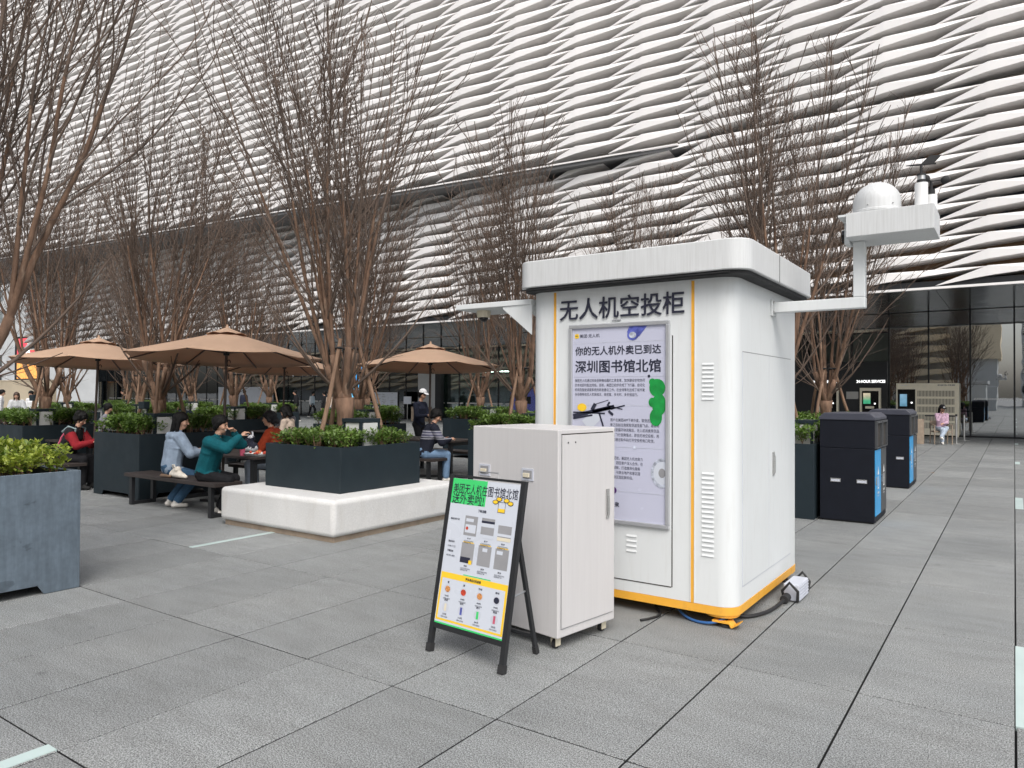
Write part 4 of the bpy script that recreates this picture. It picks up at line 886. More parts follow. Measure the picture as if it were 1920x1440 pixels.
pshape('drone_picture', lambda b, y: seg(b, y - 0.0008, -2.80, 1.40, -2.69, 1.50, 0.10), M['paper']); pshape('drone_picture', drone, M['ink']); pshape('drone_picture', lambda b, y: b.disc((-2.835, y - 0.002, 1.545), 0.035, sx=1.2, sy=0.9), M['ink_yellow'])
# service door on the right side
SX = KX1
def sbox(name, y0, y1, z0, z1, mt, par, d0=0.0, d1=0.004, bevel=0):
    b = MB(); b.box(SX + d0, SX + d1, y0, y1, z0, z1); return b.build(name, mt, par, off=ko, bevel=bevel)
sd_ = sbox('side_door', 5.27, 6.62, 0.275, 1.96, M['kiosk'], body, d1=0.003)
for a in ((5.262, 6.628, 1.961, 1.967), (5.263, 5.2695, 0.272, 1.961), (6.6205, 6.625, 0.272, 1.961), (5.263, 6.625, 0.268, 0.2745)): sbox('door_gap', a[0], a[1], a[2], a[3], M['ink_lightgrey'] if a[2] < 1.9 else M['ink_grey'], sd_, d1=0.002)
sbox('door_gap', 5.942, 5.946, 0.28, 1.955, M['ink_lightgrey'], sd_, d0=0.003, d1=0.0036)
hd = sbox('handle', 6.04, 6.085, 1.0, 1.19, M['steel'], sd_, d0=0.0035, d1=0.012, bevel=0.003); sbox('handle_grip', 6.054, 6.071, 1.02, 1.16, M['steel'], sd_, d0=0.0125, d1=0.022)
# awning with camera on the left side
b = MB(); ax0, ax1, ay0, ay1 = -4.165, KX0 + 0.0, 5.12, 5.62
b.box(ax0, ax1 - 0.002, ay0, ay1, 2.405, 2.45); aw = b.build('awning', M['kiosk'], kiosk, bevel=0.004, off=ko)
for y in (ay0 + 0.01, ay1 - 0.02):
    b = MB(); b.prism([(ax1 - 0.002, y, 2.15), (ax1 - 0.002, y, 2.404), (ax1 - 0.30, y, 2.404), (ax1 - 0.30, y, 2.385)], (0, 0.01, 0)); b.build('gusset', M['kiosk'], aw, off=ko)
b = MB(); b.lathe([(0.062, 2.404), (0.066, 2.385), (0.058, 2.345), (0.05, 2.342)], (-3.98, 5.3, 0)); cm = b.build('dome_camera', M['ivory'], aw, smooth=True, off=ko)
b = MB(); b.ball((-3.98, 5.3, 2.342), (0.043, 0.043, 0.040), 16, 10); b.build('lens_dome', M['screen_black'], cm, smooth='all', off=ko)
# weather station arm on the right side
AY = 6.06
b = MB(); b.box(SX, SX + 0.018, AY - 0.07, AY + 0.05, 2.29, 2.42); arm = b.build('weather_arm', M['kiosk'], kiosk, bevel=0.004, off=ko)
for dz in (0.02, 0.10):
    for dy in (-0.05,):
        b = MB(); b.tube([(SX + 0.018, AY + dy, 2.30 + dz), (SX + 0.028, AY + dy, 2.30 + dz)], 0.009, 6); b.build('bolt', M['steel'], arm, off=ko)
b = MB(); b.box(SX + 0.0185, -0.925, AY - 0.042, AY + 0.042, 2.315, 2.398); b.build('beam', M['kiosk'], arm, bevel=0.006, off=ko)
b = MB(); b.box(-1.008, -0.926, AY - 0.041, AY + 0.041, 2.399, 2.822); b.build('upright', M['kiosk'], arm, bevel=0.006, off=ko)
b = MB(); b.box(-1.025, -0.455, AY - 0.23, AY + 0.23, 2.823, 3.0); pl_ = b.build('platform', M['kiosk_roof'], arm, bevel=0.004, off=ko)
b = MB(); b.box(-1.085, -1.0255, AY - 0.2, AY + 0.2, 2.985, 3.0); b.box(-1.06, -1.0255, AY - 0.09, AY + 0.06, 2.80, 2.96); b.build('camera_hood', M['kiosk'], arm, off=ko)
b = MB(); b.tube([(-1.085, AY - 0.02, 2.87), (-1.06, AY - 0.02, 2.87)], 0.05, 16); b.build('side_camera', M['screen_black'], arm, smooth=True, off=ko)
b = MB(); prof = [(0.165, 3.012), (0.172, 3.02), (0.172, 3.035), (0.165, 3.04)] + [(0.165 * math.cos(t), 3.10 + 0.155 * math.sin(t)) for t in np.linspace(0, 1.52, 9)]
b.lathe(prof, (-0.85, AY, 0), 28); dm = b.build('radar_dome', M['kiosk_roof'], arm, smooth=True, off=ko)
for k in range(6):
    t = k * 1.047 + 0.3; b = MB(); b.ball((-0.85 + 0.168 * math.cos(t), AY + 0.168 * math.sin(t), 3.065), 0.006, 6, 4); b.build('screw', M['steel'], dm, off=ko)
b = MB(); b.lathe([(0.13, 3.0), (0.13, 3.012)], (-0.85, AY, 0), 20); b.build('dome_foot', M['rubber'], dm, off=ko)
b = MB(); b.tube([(-0.55, AY - 0.06, 3.0), (-0.55, AY - 0.06, 3.19)], 0.043, 16); b.build('wind_vane_mast', M['white'], arm, smooth=True, off=ko)
b = MB(); b.tube([(-0.55, AY - 0.06, 3.19), (-0.55, AY - 0.06, 3.215)], 0.028, 14); b.tube([(-0.55, AY - 0.06, 3.245), (-0.55, AY - 0.06, 3.26)], 0.03, 14); b.tube([(-0.55, AY - 0.06, 3.26), (-0.55, AY - 0.06, 3.325)], 0.009, 8); vn = b.build('wind_vane', M['rubber'], arm, smooth=True, off=ko)
b = MB(); b.tube([(-0.55, AY - 0.06, 3.215), (-0.55, AY - 0.06, 3.245)], 0.026, 14); b.build('collar', M['steel'], vn, smooth=True, off=ko)
b = MB(); b.tube([(-0.645, AY - 0.09, 3.325), (-0.60, AY - 0.075, 3.326), (-0.46, AY - 0.03, 3.328)], [0.003, 0.007, 0.007], 8); b.prism([(-0.55, AY - 0.06, 3.333), (-0.47, AY - 0.034, 3.333), (-0.425, AY - 0.02, 3.385), (-0.50, AY - 0.045, 3.388)], (0.002, -0.006, 0)); b.build('vane_blade', M['rubber'], vn, off=ko)
b = MB(); b.tube([(-0.50, AY + 0.09, 3.0), (-0.50, AY + 0.09, 3.13)], 0.04, 16); b.build('anemometer_mast', M['white'], arm, smooth=True, off=ko)
b = MB(); b.tube([(-0.50, AY + 0.09, 3.13), (-0.50, AY + 0.09, 3.17)], 0.026, 12); b.tube([(-0.50, AY + 0.09, 3.17), (-0.50, AY + 0.09, 3.24)], 0.01, 8); an = b.build('anemometer', M['rubber'], arm, smooth=True, off=ko)
for k in range(3):
    t = 0.2 + k * 2.094; b = MB(); c = (-0.50 + 0.09 * math.cos(t), AY + 0.09 + 0.09 * math.sin(t), 3.235)
    b.tube([(-0.50, AY + 0.09, 3.235), c], 0.004, 6); b.ball(c, 0.03, 12, 8); b.build('cup', M['rubber'], an, smooth=True, off=ko)
# adapter box, cables
ad = empty('power_adapter', (-1.47, 6.22, 0)); tag(ad, 'pale grey power adapter box lying beside the cabin base', 'adapter')
b = MB(); b.box(-0.06, 0.06, -0.16, 0.16, 0.01, 0.14); b.build('box', M['ink_lightgrey'], ad, bevel=0.008)
b = MB()
for k in range(5): b.box(0.0605, 0.066, -0.14, 0.14, 0.02 + k * 0.024, 0.028 + k * 0.024)
b.build('cooling_rib', M['ink_lightgrey'], ad)
for y in (-0.165, 0.165):
    b = MB(); b.tube([(-0.05, y, 0.012), (-0.06, y * 1.2, 0.09), (0.0, y * 1.3, 0.165), (0.06, y * 1.2, 0.10), (0.05, y, 0.012)], 0.012, 8); b.build('handle_strap', M['rubber'], ad, smooth=True)
b = MB(); b.tube([(-0.03, -0.26, 0.035), (-0.03, -0.17, 0.04)], 0.033, 12); b.build('connector', M['rubber'], ad, smooth=True)
def cable(name, pts, r_, mt, lab):
    b = MB(); P = []
    pts = [Vector(p) for p in pts]
    for i in range(len(pts) - 1):
        p0, p1, p2, p3 = pts[max(i - 1, 0)], pts[i], pts[i + 1], pts[min(i + 2, len(pts) - 1)]
        for k in range(6):
            t = k / 6; P.append(0.5 * ((2 * p1) + (p2 - p0) * t + (2 * p0 - 5 * p1 + 4 * p2 - p3) * t * t + (-p0 + 3 * p1 - 3 * p2 + p3) * t ** 3))
    P.append(pts[-1]); b.tube(P, r_, 8); o = b.build(name, mt, smooth=True); tag(o, lab, 'cable'); return o
cable('power_cable', [(-1.50, 5.95, 0.035), (-1.52, 5.75, 0.02), (-1.56, 5.55, 0.018), (-1.66, 5.40, 0.02), (-1.9, 5.36, 0.06), (-2.1, 5.5, 0.02)], 0.014, M['cable'], 'thick black cable curling from the adapter under the cabin corner')
cable('network_cable', [(-2.15, 5.35, 0.08), (-2.08, 5.22, 0.05), (-1.98, 5.14, 0.02), (-1.86, 5.10, 0.014), (-1.76, 5.11, 0.03), (-1.70, 5.16, 0.06)], 0.010, M['cable_blue'], 'blue network cable sagging under the front of the cabin')
cable('ground_cable', [(-2.4, 5.6, 0.05), (-2.3, 5.3, 0.02), (-2.18, 5.12, 0.012), (-2.2, 4.98, 0.011), (-2.24, 4.9, 0.011)], 0.009, M['cable'], 'black cable end on the paving between cabinet and cabin')

# ------------------------------------------------------------------ white cabinet on casters
cb = empty('white_cabinet', (-2.40, 4.0, 0), R(-9.4)); tag(cb, 'plain off white metal cabinet on casters in front of the drone cabin', 'cabinet')
CW, CD, C0, C1 = 0.80, 0.61, 0.085, 1.42      # local: x from -CW to 0, y from 0 to CD
b = MB(); b.box(-CW, -0.002, 0.0, CD, C0, C1); cbody = b.build('body', M['cab'], cb, bevel=0.006)
b = MB(); b.box(0.0, 0.006, 0.035, CD - 0.03, C0 + 0.06, C1 - 0.035); cdo = b.build('door', M['cab'], cb, bevel=0.002)
for a in ((0.03, CD - 0.026, C1 - 0.0345, C1 - 0.027), (0.0295, 0.0345, C0 + 0.055, C1 - 0.0345), (CD - 0.0295, CD - 0.026, C0 + 0.055, C1 - 0.0345), (0.03, CD - 0.026, C0 + 0.055, C0 + 0.0595)):
    b = MB(); b.box(-0.001, 0.0012, a[0], a[1], a[2], a[3]); b.build('door_gap', M['slot'] if a[2] > 1.3 else M['ink_grey'], cdo)
b = MB(); b.box(0.0062, 0.018, CD - 0.115, CD - 0.085, 0.80, 1.0); h_ = b.build('handle', M['steel'], cdo, bevel=0.003)
b = MB(); b.box(0.0182, 0.027, CD - 0.108, CD - 0.092, 0.82, 0.955); b.build('handle_lever', M['steel'], h_, bevel=0.002)
for y in (0.09, 0.165):
    b = MB(); b.tube([(0.0062, y, C1 - 0.085), (0.009, y, C1 - 0.085)], 0.0055, 8); b.build('rivet', M['rubber'], cdo)
for x in (-0.675, -0.265):
    b = MB(); b.box(x - 0.052, x + 0.052, -0.006, 0.0, 1.075, 1.155); p_ = b.build('recessed_latch', M['ink_lightgrey'], cbody)
    b = MB(); b.box(x - 0.040, x + 0.040, -0.0075, -0.0062, 1.088, 1.142); b.build('recess', M['ink_grey'], p_)
    b = MB(); b.box(x - 0.034, x + 0.022, -0.016, -0.0078, 1.096, 1.124); b.build('latch_pull', M['ivory'], p_, bevel=0.002)
for x, y in ((-0.07, 0.06), (-CW + 0.07, 0.06), (-0.07, CD - 0.06), (-CW + 0.07, CD - 0.06)):
    b = MB(); b.box(x - 0.03, x + 0.03, y - 0.03, y + 0.03, C0 - 0.012, C0 - 0.001); b.box(x - 0.022, x - 0.016, y - 0.02, y + 0.028, 0.018, C0 - 0.0125); b.box(x + 0.016, x + 0.022, y - 0.02, y + 0.028, 0.018, C0 - 0.0125); ct = b.build('caster', M['ivory'], cb)
    b = MB(); b.tube([(x - 0.013, y, 0.029), (x + 0.013, y, 0.029)], 0.029, 16); b.build('wheel', M['rubber'], ct, smooth=True)
b = MB(); b.box(0.0, 0.004, 0.02, CD - 0.02, C0 - 0.03, C0 - 0.0); 
# ------------------------------------------------------------------ A-frame sign
af = empty('a_frame_sign', (-2.79, 3.535, 0), R(-4.7)); tag(af, 'black A-frame sign board with green headed menu poster before the white cabinet', 'sign')
FW = 0.302
tilt = 0.215    # top leans back
def fpt(x, z): return (x, tilt * z / 1.12, z)
b = MB()
for sx in (-1, 1):
    b = MB(); b.bar(fpt(sx * FW, 0.0), fpt(sx * FW, 1.112), 0.034, 0.03, (0, 1, 0)); lg = b.build('front_leg', M['black_metal'], af)
    b = MB(); b.bar(fpt(sx * FW, 0.0005), fpt(sx * FW, 0.05), 0.042, 0.038, (0, 1, 0)); b.build('foot_cap', M['rubber'], lg)
    b = MB(); b.bar((sx * (FW - 0.05), 0.40, 0.0), (sx * (FW - 0.05), 0.190, 0.85), 0.024, 0.026, (0, 1, 0)); lg = b.build('rear_leg', M['black_metal'], af)
    b = MB(); b.bar((sx * (FW - 0.05), 0.4005, 0.0005), (sx * (FW - 0.05), 0.388, 0.05), 0.03, 0.032, (0, 1, 0)); b.build('foot_cap', M['rubber'], lg)
    b = MB(); b.tube([(sx * (FW - 0.02), 0.09, 0.42), (sx * (FW - 0.045), 0.16, 0.41), (sx * (FW - 0.05), 0.292, 0.42)], 0.006, 6); b.build('stay', M['steel'], af)
b = MB(); b.bar((-FW + 0.064, 0.37, 0.12), (FW - 0.064, 0.37, 0.12), 0.022, 0.022); b.build('rear_rail', M['black_metal'], af)
b = MB(); b.bar(fpt(-FW + 0.018, 0.165), fpt(FW - 0.018, 0.165), 0.03, 0.03); b.build('bottom_rail', M['black_metal'], af)
b = MB(); b.bar(fpt(-FW + 0.018, 1.105), fpt(FW - 0.018, 1.105), 0.012, 0.015); b.build('top_rail', M['black_metal'], af)
b = MB(); b.tube([(-0.09, 0.216, 1.11), (-0.085, 0.222, 1.145), (0.085, 0.222, 1.145), (0.09, 0.216, 1.11)], 0.004, 6); b.build('carry_handle', M['steel'], af)
RX = math.degrees(math.atan2(1.12, tilt))       # tilt of the board plane
TL = math.atan2(tilt, 1.12); CT, ST = math.cos(TL), math.sin(TL)
def ap(x, v, d=0.0):                               # v: distance up the board from the lower poster edge, d: proud of the board
    z = 0.183 + v * CT * 0.988; return (x, tilt * z / 1.12 - 0.012 - d * CT, z + d * ST - 0.0)
PHH = 0.935; HWD = FW - 0.017
b = MB(); b.prism([ap(-HWD, 0, 0), ap(HWD, 0, 0), ap(HWD, PHH, 0), ap(-HWD, PHH, 0)], (0, 0.008, 0)); board = b.build('board', M['paper'], af)
def arect(name, x0, x1, v0, v1, mt, d=0.0008): b = MB(); b.add([ap(x0, v0, d), ap(x1, v0, d), ap(x1, v1, d), ap(x0, v1, d)], [(0, 1, 2, 3)]); return b.build(name, mt, board)
def adisc(name, x, v, r, mt, d=0.0012, sy=1.0): b = MB(); P = [ap(x + r * math.cos(6.2832 * k / 16), v + r * sy * math.sin(6.2832 * k / 16), d) for k in range(16)]; b.add(P, [tuple(range(16))]); return b.build(name, mt, board)
def atext(t, x, v, W, H, mt=None, bold=0.0, left=False, d=0.0018): return text(t, W, H, board, ap(x, v, d), mt or M['ink'], rx=90 - math.degrees(TL), bold=bold, left=left)
arect('header_block', -HWD, 0.015, 0.772, PHH, M['ink_green'])
atext('美团无人机在图书馆北馆', 0.0, 0.872, 0.545, 0.066, bold=0.009); atext('送外卖啦!', -0.135, 0.807, 0.275, 0.070, bold=0.009)
atext('下单流程', 0.0, 0.742, 0.07, 0.018, bold=0.015)
arect('rule', -0.165, -0.1638, 0.345, 0.735, M['ink_lightgrey'])
atext('微信扫码下单', -0.222, 0.672, 0.078, 0.012, bold=0.02); atext('营业时间', -0.228, 0.525, 0.052, 0.013, bold=0.02); atext('10:00-17:25', -0.222, 0.495, 0.068, 0.011); atext('客服热线', -0.228, 0.465, 0.052, 0.013, bold=0.02); atext('400-001-5800', -0.222, 0.435, 0.075, 0.011)
for r_i, v0 in enumerate((0.578, 0.405)):
    for c_i, x0 in enumerate((-0.135, 0.008, 0.148)):
        arect('screenshot', x0, x0 + 0.108, v0, v0 + 0.125, M['ink_grey'])
        if r_i == 0 and c_i == 0: arect('screenshot_card', x0 + 0.01, x0 + 0.1, v0 + 0.018, v0 + 0.07, M['paper'], 0.0014); adisc('picture_dot', x0 + 0.026, v0 + 0.045, 0.011, M['ink_red'], 0.002); arect('screenshot_card', x0 + 0.01, x0 + 0.075, v0 + 0.088, v0 + 0.108, M['paper'], 0.0014)
        if r_i == 0 and c_i == 1: arect('screenshot_bar', x0, x0 + 0.108, v0 + 0.094, v0 + 0.108, M['ink'], 0.0014); arect('screenshot_card', x0, x0 + 0.108, v0 + 0.07, v0 + 0.093, M['paper'], 0.0014); arect('screenshot_card', x0, x0 + 0.108, v0, v0 + 0.022, M['paper'], 0.0014)
        if r_i == 0 and c_i == 2: arect('screenshot_card', x0, x0 + 0.108, v0 + 0.095, v0 + 0.125, M['paper'], 0.0014); arect('screenshot_card', x0, x0 + 0.108, v0 + 0.028, v0 + 0.044, M['paper'], 0.0014); arect('screenshot_bar', x0, x0 + 0.108, v0, v0 + 0.022, M['ivory'], 0.0014)
        if r_i == 1 and c_i == 0: arect('screenshot_bar', x0, x0 + 0.085, v0, v0 + 0.036, M['ink'], 0.0014); arect('screenshot_tag', x0 + 0.075, x0 + 0.1, v0 - 0.005, v0 + 0.02, M['ink_yellow'], 0.002)
        if r_i == 1 and c_i > 0: arect('screenshot_card', x0 + (0.035 if c_i == 1 else 0.012), x0 + (0.075 if c_i == 1 else 0.06), v0 + 0.09, v0 + 0.112, M['paper'], 0.0014)
        atext('第%s步' % '一二三四五六'[r_i * 3 + c_i], x0 + 0.054, v0 - 0.018, 0.028, 0.010, bold=0.02); arect('highlight', x0 + 0.008, x0 + 0.1, v0 - 0.046, v0 - 0.040, M['ink_yellow'] if r_i == 0 else M['paper']); atext('点击外卖送达地址\n选择商品下单', x0 + 0.054, v0 - 0.040, 0.082, 0.020)
# small cartoon flying parcel: box with four yellow rotors
arect('parcel_picture', 0.128, 0.182, 0.762, 0.812, M['paper'], 0.0012); arect('parcel_picture', 0.128, 0.182, 0.752, 0.774, M['ink_yellow'], 0.0016)
for a in ((0.125, 0.185, 0.749, 0.752), (0.125, 0.185, 0.812, 0.815), (0.125, 0.128, 0.752, 0.812), (0.182, 0.185, 0.752, 0.812)): arect('parcel_outline', *a, M['ink'], 0.002)
for x, v in ((0.100, 0.812), (0.128, 0.832), (0.188, 0.828), (0.222, 0.812)): adisc('rotor_outline', x, v, 0.024, M['ink'], 0.0022, 0.6); adisc('rotor_picture', x, v, 0.019, M['ink_yellow'], 0.0028, 0.55)
# yellow menu panel
arect('menu_border', -HWD + 0.006, HWD - 0.004, 0.022, 0.325, M['ink_yellow']); arect('menu_panel', -HWD + 0.022, HWD - 0.02, 0.035, 0.288, M['paper'], 0.0014)
arect('green_line', -HWD, HWD, 0.0, 0.010, M['ink_green']); arect('green_line', -0.09, 0.14, 0.327, 0.333, M['ink_green'])
atext('更多餐品扫码查看', 0.0, 0.306, 0.13, 0.017, bold=0.025, d=0.002)
names = ['堡', '堡', '沙拉', '寿司', '奶茶', '茶饮', '果汁', '甜品']
for k in range(8):
    x = -0.205 + (k % 4) * 0.137; v = 0.222 if k < 4 else 0.108
    adisc('plate', x, v, 0.030, M['ink_lightgrey'], 0.0016)
    mtk = (M['ink_food'], M['ink_red'], M['ink_food'], M['ink'], M['ivory'], M['ink_blue'], M['ink_green'], M['cloth_pink'])[k]
    if k < 4: adisc('dish', x, v, 0.022, mtk, 0.0022, 0.9)
    else: arect('drink', x - 0.009, x + 0.009, v - 0.024, v + 0.022, mtk, 0.0022)
    atext(names[k], x, v + 0.044, 0.022 * len(names[k]) * 0.7, 0.013, bold=0.02, d=0.0024); atext(('29.8元', '39.8元', '49.8元', '39.8元', '23元', '16元', '26元', '22元')[k], x, v - 0.043, 0.034, 0.011, bold=0.02, d=0.0024); atext('招牌热卖套餐', x, v - 0.060, 0.058, 0.009, d=0.0024)

# ------------------------------------------------------------------ litter bins
def make_bin(loc, wd, dp, h, label):
    r_ = empty('litter_bin', loc); tag(r_, label, 'bin', 'pair of dark recycling bins'); x0, x1 = -wd, 0.0      # right face at x = 0
    b = MB(); b.box(x0, x1, 0, dp, 0.02, h - 0.46); body = b.build('lower_body', M['bin'], r_, bevel=0.006)
    b = MB(); b.box(x0, x1, 0, dp, h - 0.455, h - 0.09); ub = b.build('upper_body', M['bin'], r_, bevel=0.004)
    b = MB(); c = 0.055
    b.prism([(x0 - 0.012, -0.012, h - 0.089), (x1 + 0.012, -0.012, h - 0.089), (x1 + 0.012, -0.012, h - 0.055), (x1 - c, -0.012, h), (x0 + c, -0.012, h), (x0 - 0.012, -0.012, h - 0.055)], (0, dp + 0.024, 0)); b.build('lid', M['bin_top'], r_, bevel=0.006)
    b = MB(); b.box(x0 + 0.02, x1 - 0.02, 0.02, dp - 0.02, 0.0, 0.0195); b.build('plinth', M['rubber'], r_)
    for k in range(2):
        y0 = 0.03 + k * (dp / 2 - 0.005); y1 = y0 + dp / 2 - 0.055
        b = MB(); b.box(0.001, 0.004, y0 + 0.03, y1 - 0.03, h - 0.44, h - 0.13); op = b.build('opening', M['slot'], ub)
        b = MB()
        for a in ((y0, y1, h - 0.128, h - 0.10), (y0, y1, h - 0.452, h - 0.442), (y0, y0 + 0.028, h - 0.44, h - 0.13), (y1 - 0.028, y1, h - 0.44, h - 0.13)): b.box(0.0012, 0.03, a[0], a[1], a[2], a[3])
        b.build('opening_frame', M['bin_grey'], op)
        b = MB(); b.box(0.001, 0.008, y0 - 0.015, y1 + 0.012, 0.10, h - 0.475); pn = b.build('door_panel', M['sky_blue'] if k == 0 else M['bin_grey'], body)
        cy, cz = (y0 + y1) / 2, 0.62
        b = MB(); b.add([(0.0095, cy - 0.06, cz), (0.0095, cy + 0.06, cz), (0.0095, cy, cz + 0.11)], [(0, 1, 2)]); b.add([(0.0105, cy - 0.035, cz + 0.014), (0.0105, cy + 0.035, cz + 0.014), (0.0105, cy, cz + 0.08)], [(0, 1, 2)]) if 0 else None
        b.box(0.009, 0.0095, cy - 0.05, cy - 0.03, cz - 0.16, cz - 0.02); b.box(0.009, 0.0095, cy + 0.03, cy + 0.05, cz - 0.16, cz - 0.02); b.box(0.009, 0.0095, cy - 0.05, cy + 0.05, cz - 0.185, cz - 0.165); b.build('symbol', M['white'], pn)
        text('可回收物' if k == 0 else '其他垃圾', 0.15, 0.034, pn, (0.0096, cy, cz - 0.235), M['white'], rz=R(90), bold=0.02); text('Recyclable' if k == 0 else 'Other Waste', 0.13, 0.022, pn, (0.0096, cy, cz - 0.275), M['white'], rz=R(90), bold=0.01)
        b = MB(); b.box(0.009, 0.02, y0 + 0.0, y0 + 0.02, 0.50, 0.60); b.build('panel_lock', M['steel'], pn)
    for fx in (0.20, 0.68):
        b = MB(); b.box(x0 + wd * fx - 0.0, x0 + wd * fx + 0.125, -0.006, 0.0, 0.515, 0.565); p_ = b.build('pull_handle', M['steel'], body)
        b = MB(); b.box(x0 + wd * fx + 0.008, x0 + wd * fx + 0.117, -0.0075, -0.0062, 0.522, 0.552); b.build('recess', M['ink_lightgrey'], p_)
    return r_
make_bin((-1.475, 10.31, 0), 0.66, 0.97, 1.42, 'near dark recycling bin with a blue door panel, larger of the two')
make_bin((-1.535, 14.62, 0), 0.66, 1.1, 1.40, 'far dark recycling bin with a blue door panel, behind the near one')

# ------------------------------------------------------------------ service machines, parcel locker, chair
for i, (x, lab) in enumerate(((-5.06, 'lit self service machine in cream frame under the 24-hour lettering'), (-6.72, 'lit self service machine in cream frame half hidden by the tree trunk'))):
    r_ = empty('service_machine', (x, YG - 0.33, 0)); tag(r_, lab, 'machine', 'self service machines in the black wall')
    b = MB()
    for a in ((-0.40, -0.33, 0.0, 1.98), (0.33, 0.40, 0.0, 1.98), (-0.329, 0.329, 1.85, 1.98)): b.box(a[0], a[1], -0.22, 0.0, a[2], a[3])
    b.build('frame', M['cream'], r_)
    b = MB(); b.box(-0.328, 0.328, -0.10, -0.005, 0.0, 1.848); fc = b.build('front', M['screen_black'], r_)
    b = MB(); b.box(-0.28, 0.0, -0.108, -0.101, 1.30, 1.76); b.build('screen', M['screen_green'], fc)
    b = MB(); b.box(-0.2, 0.14, -0.13, -0.101, 1.10, 1.20); b.build('tray', M['cream'], fc)
    b = MB(); b.box(0.14, 0.2, -0.106, -0.101, 1.28, 1.34); b.build('indicator', M['lit'], fc)
    b = MB(); b.box(-0.32, 0.32, -0.25, -0.101, 0.85, 0.9); b.build('shelf', M['cream'], fc)
lk = empty('parcel_locker', (-2.94, 34.1, 0)); tag(lk, 'cream book locker with rows of vertical slots and a black screen panel', 'locker')
b = MB(); b.box(-1.12, 1.11, -0.02, 0.42, 0.06, 2.17); lb = b.build('case', M['cream'], lk, bevel=0.01)
for x in (-1.06, 1.05):
    b = MB(); b.box(x - 0.04, x + 0.04, 0.0, 0.3, 0.0, 0.059); b.build('foot', M['cream'], lk)
b = MB(); b.box(-1.06, -0.42, -0.035, -0.0205, 1.02, 1.92); sp2 = b.build('screen_panel', M['screen_black'], lb)
b = MB(); b.box(-0.98, -0.72, -0.042, -0.0355, 1.22, 1.72); b.build('screen', M['screen_blue'], sp2); b = MB(); b.box(-0.58, -0.52, -0.04, -0.0355, 1.34, 1.4); b.build('indicator', M['lit'], sp2)
for r_i in range(5):
    z0 = 0.33 + r_i * 0.325
    b = MB(); b.box(-0.36, 0.98, -0.024, -0.0205, z0, z0 + 0.235); bk = b.build('slot_backing', M['slot'], lb)
    for k in range(27):
        b = MB(); x = -0.36 + k * 0.0505; b.box(x, x + 0.027, -0.036, -0.0245, z0, z0 + 0.235); b.build('slat', M['cream'], bk)
text('深圳图书馆1号预借柜', 0.62, 0.06, lb, (0.68, -0.023, 2.09), M['ink'], bold=0.01); text('预借书柜', 0.3, 0.045, lb, (-0.86, -0.023, 2.08), M['white'], bold=0.01)
pd = MB(); pd.box(-0.10, 0.10, -0.10, 0.10, 0.0, 0.86); pd = pd.build('timber_plinth', M['stone_base'], bevel=0.006); pd.location = (-2.66, 28.6, 0); tag(pd, 'slim brown timber stand left of the seated woman at the locker', 'stand')
for i, (x, y, lab) in enumerate(((-1.66, 29.5, 'nearer slim steel barrier post right of the seated woman'), (-1.54, 31.8, 'farther slim steel barrier post beside the locker'))):
    r_ = empty('barrier_post', (x, y, 0)); tag(r_, lab, 'post', 'steel queue barrier posts')
    b = MB(); b.lathe([(0.17, 0), (0.17, 0.012), (0.03, 0.025)], (0, 0, 0)); b.build('base', M['steel'], r_, smooth=True)
    b = MB(); b.tube([(0, 0, 0.02), (0, 0, 0.95)], 0.03, 12); b.build('pole', M['steel'], r_, smooth=True)
    b = MB(); b.tube([(0, 0, 0.95), (0, 0, 1.02)], 0.036, 12); b.build('head', M['rubber'], r_, smooth=True)
bt = MB(); bt.box(-2.62, -1.70, 29.49, 29.494, 0.93, 0.98); tag(bt.build('barrier_belt', M['rubber']), 'dark barrier belt stretched behind the seated woman to the near post', 'belt')
def chair(loc, rz, lab):
    r_ = empty('armchair', loc, rz); tag(r_, lab, 'chair'); mt = M['stone_base']
    b = MB(); b.box(-0.25, 0.25, -0.22, 0.24, 0.40, 0.45); b.build('seat', mt, r_, bevel=0.01)
    for sx in (-1, 1):
        b = MB(); b.tube([(sx * 0.27, 0.25, 0), (sx * 0.27, 0.24, 0.64)], 0.018, 8); b.build('leg', mt, r_)
        b = MB(); b.tube([(sx * 0.27, -0.28, 0), (sx * 0.27, -0.22, 0.45), (sx * 0.26, -0.27, 0.8)], 0.018, 8); b.build('leg', mt, r_)
        b = MB(); b.bar((sx * 0.27, 0.26, 0.65), (sx * 0.265, -0.25, 0.68), 0.045, 0.02); b.build('armrest', mt, r_)
    b = MB(); b.prism([(-0.245, -0.235, 0.62), (0.245, -0.235, 0.62), (0.245, -0.262, 0.80), (-0.245, -0.262, 0.80)], (0, -0.02, 0)); b.build('backrest', mt, r_)
    return r_
chair((-2.08, 29.0, 0), R(200), 'timber armchair under the woman in the black cap')
# ------------------------------------------------------------------ entrance furniture at the left
db = empty('directory_board', (-32.6, 33.2, 0)); tag(db, 'wide white directory board with small print before the entrance glass', 'board')
b = MB(); b.box(-1.05, 1.05, 0, 0.12, 0.35, 1.75); f_ = b.build('frame', M['mullion'], db); b = MB(); b.box(-1.0, 1.0, -0.006, -0.001, 0.65, 1.70); pp = b.build('panel', M['paper'], db); b = MB(); b.box(-1.0, 1.0, -0.006, -0.001, 0.38, 0.58); b.build('panel', M['paper'], db)
b = MB(); b.box(-1.05, 1.05, 0, 0.14, 0, 0.349); b.build('base', M['wallblack'], db)
b = MB(); rr_ = random.Random(5)
for k in range(34):
    x = rr_.choice((-0.8, -0.25, 0.45)) + rr_.uniform(-0.12, 0.12); z = 0.72 + rr_.random() * 0.9; b.box(x, x + rr_.uniform(0.1, 0.35), -0.0085, -0.0065, z, z + 0.02)
b.build('print', M['ink_grey'], pp)
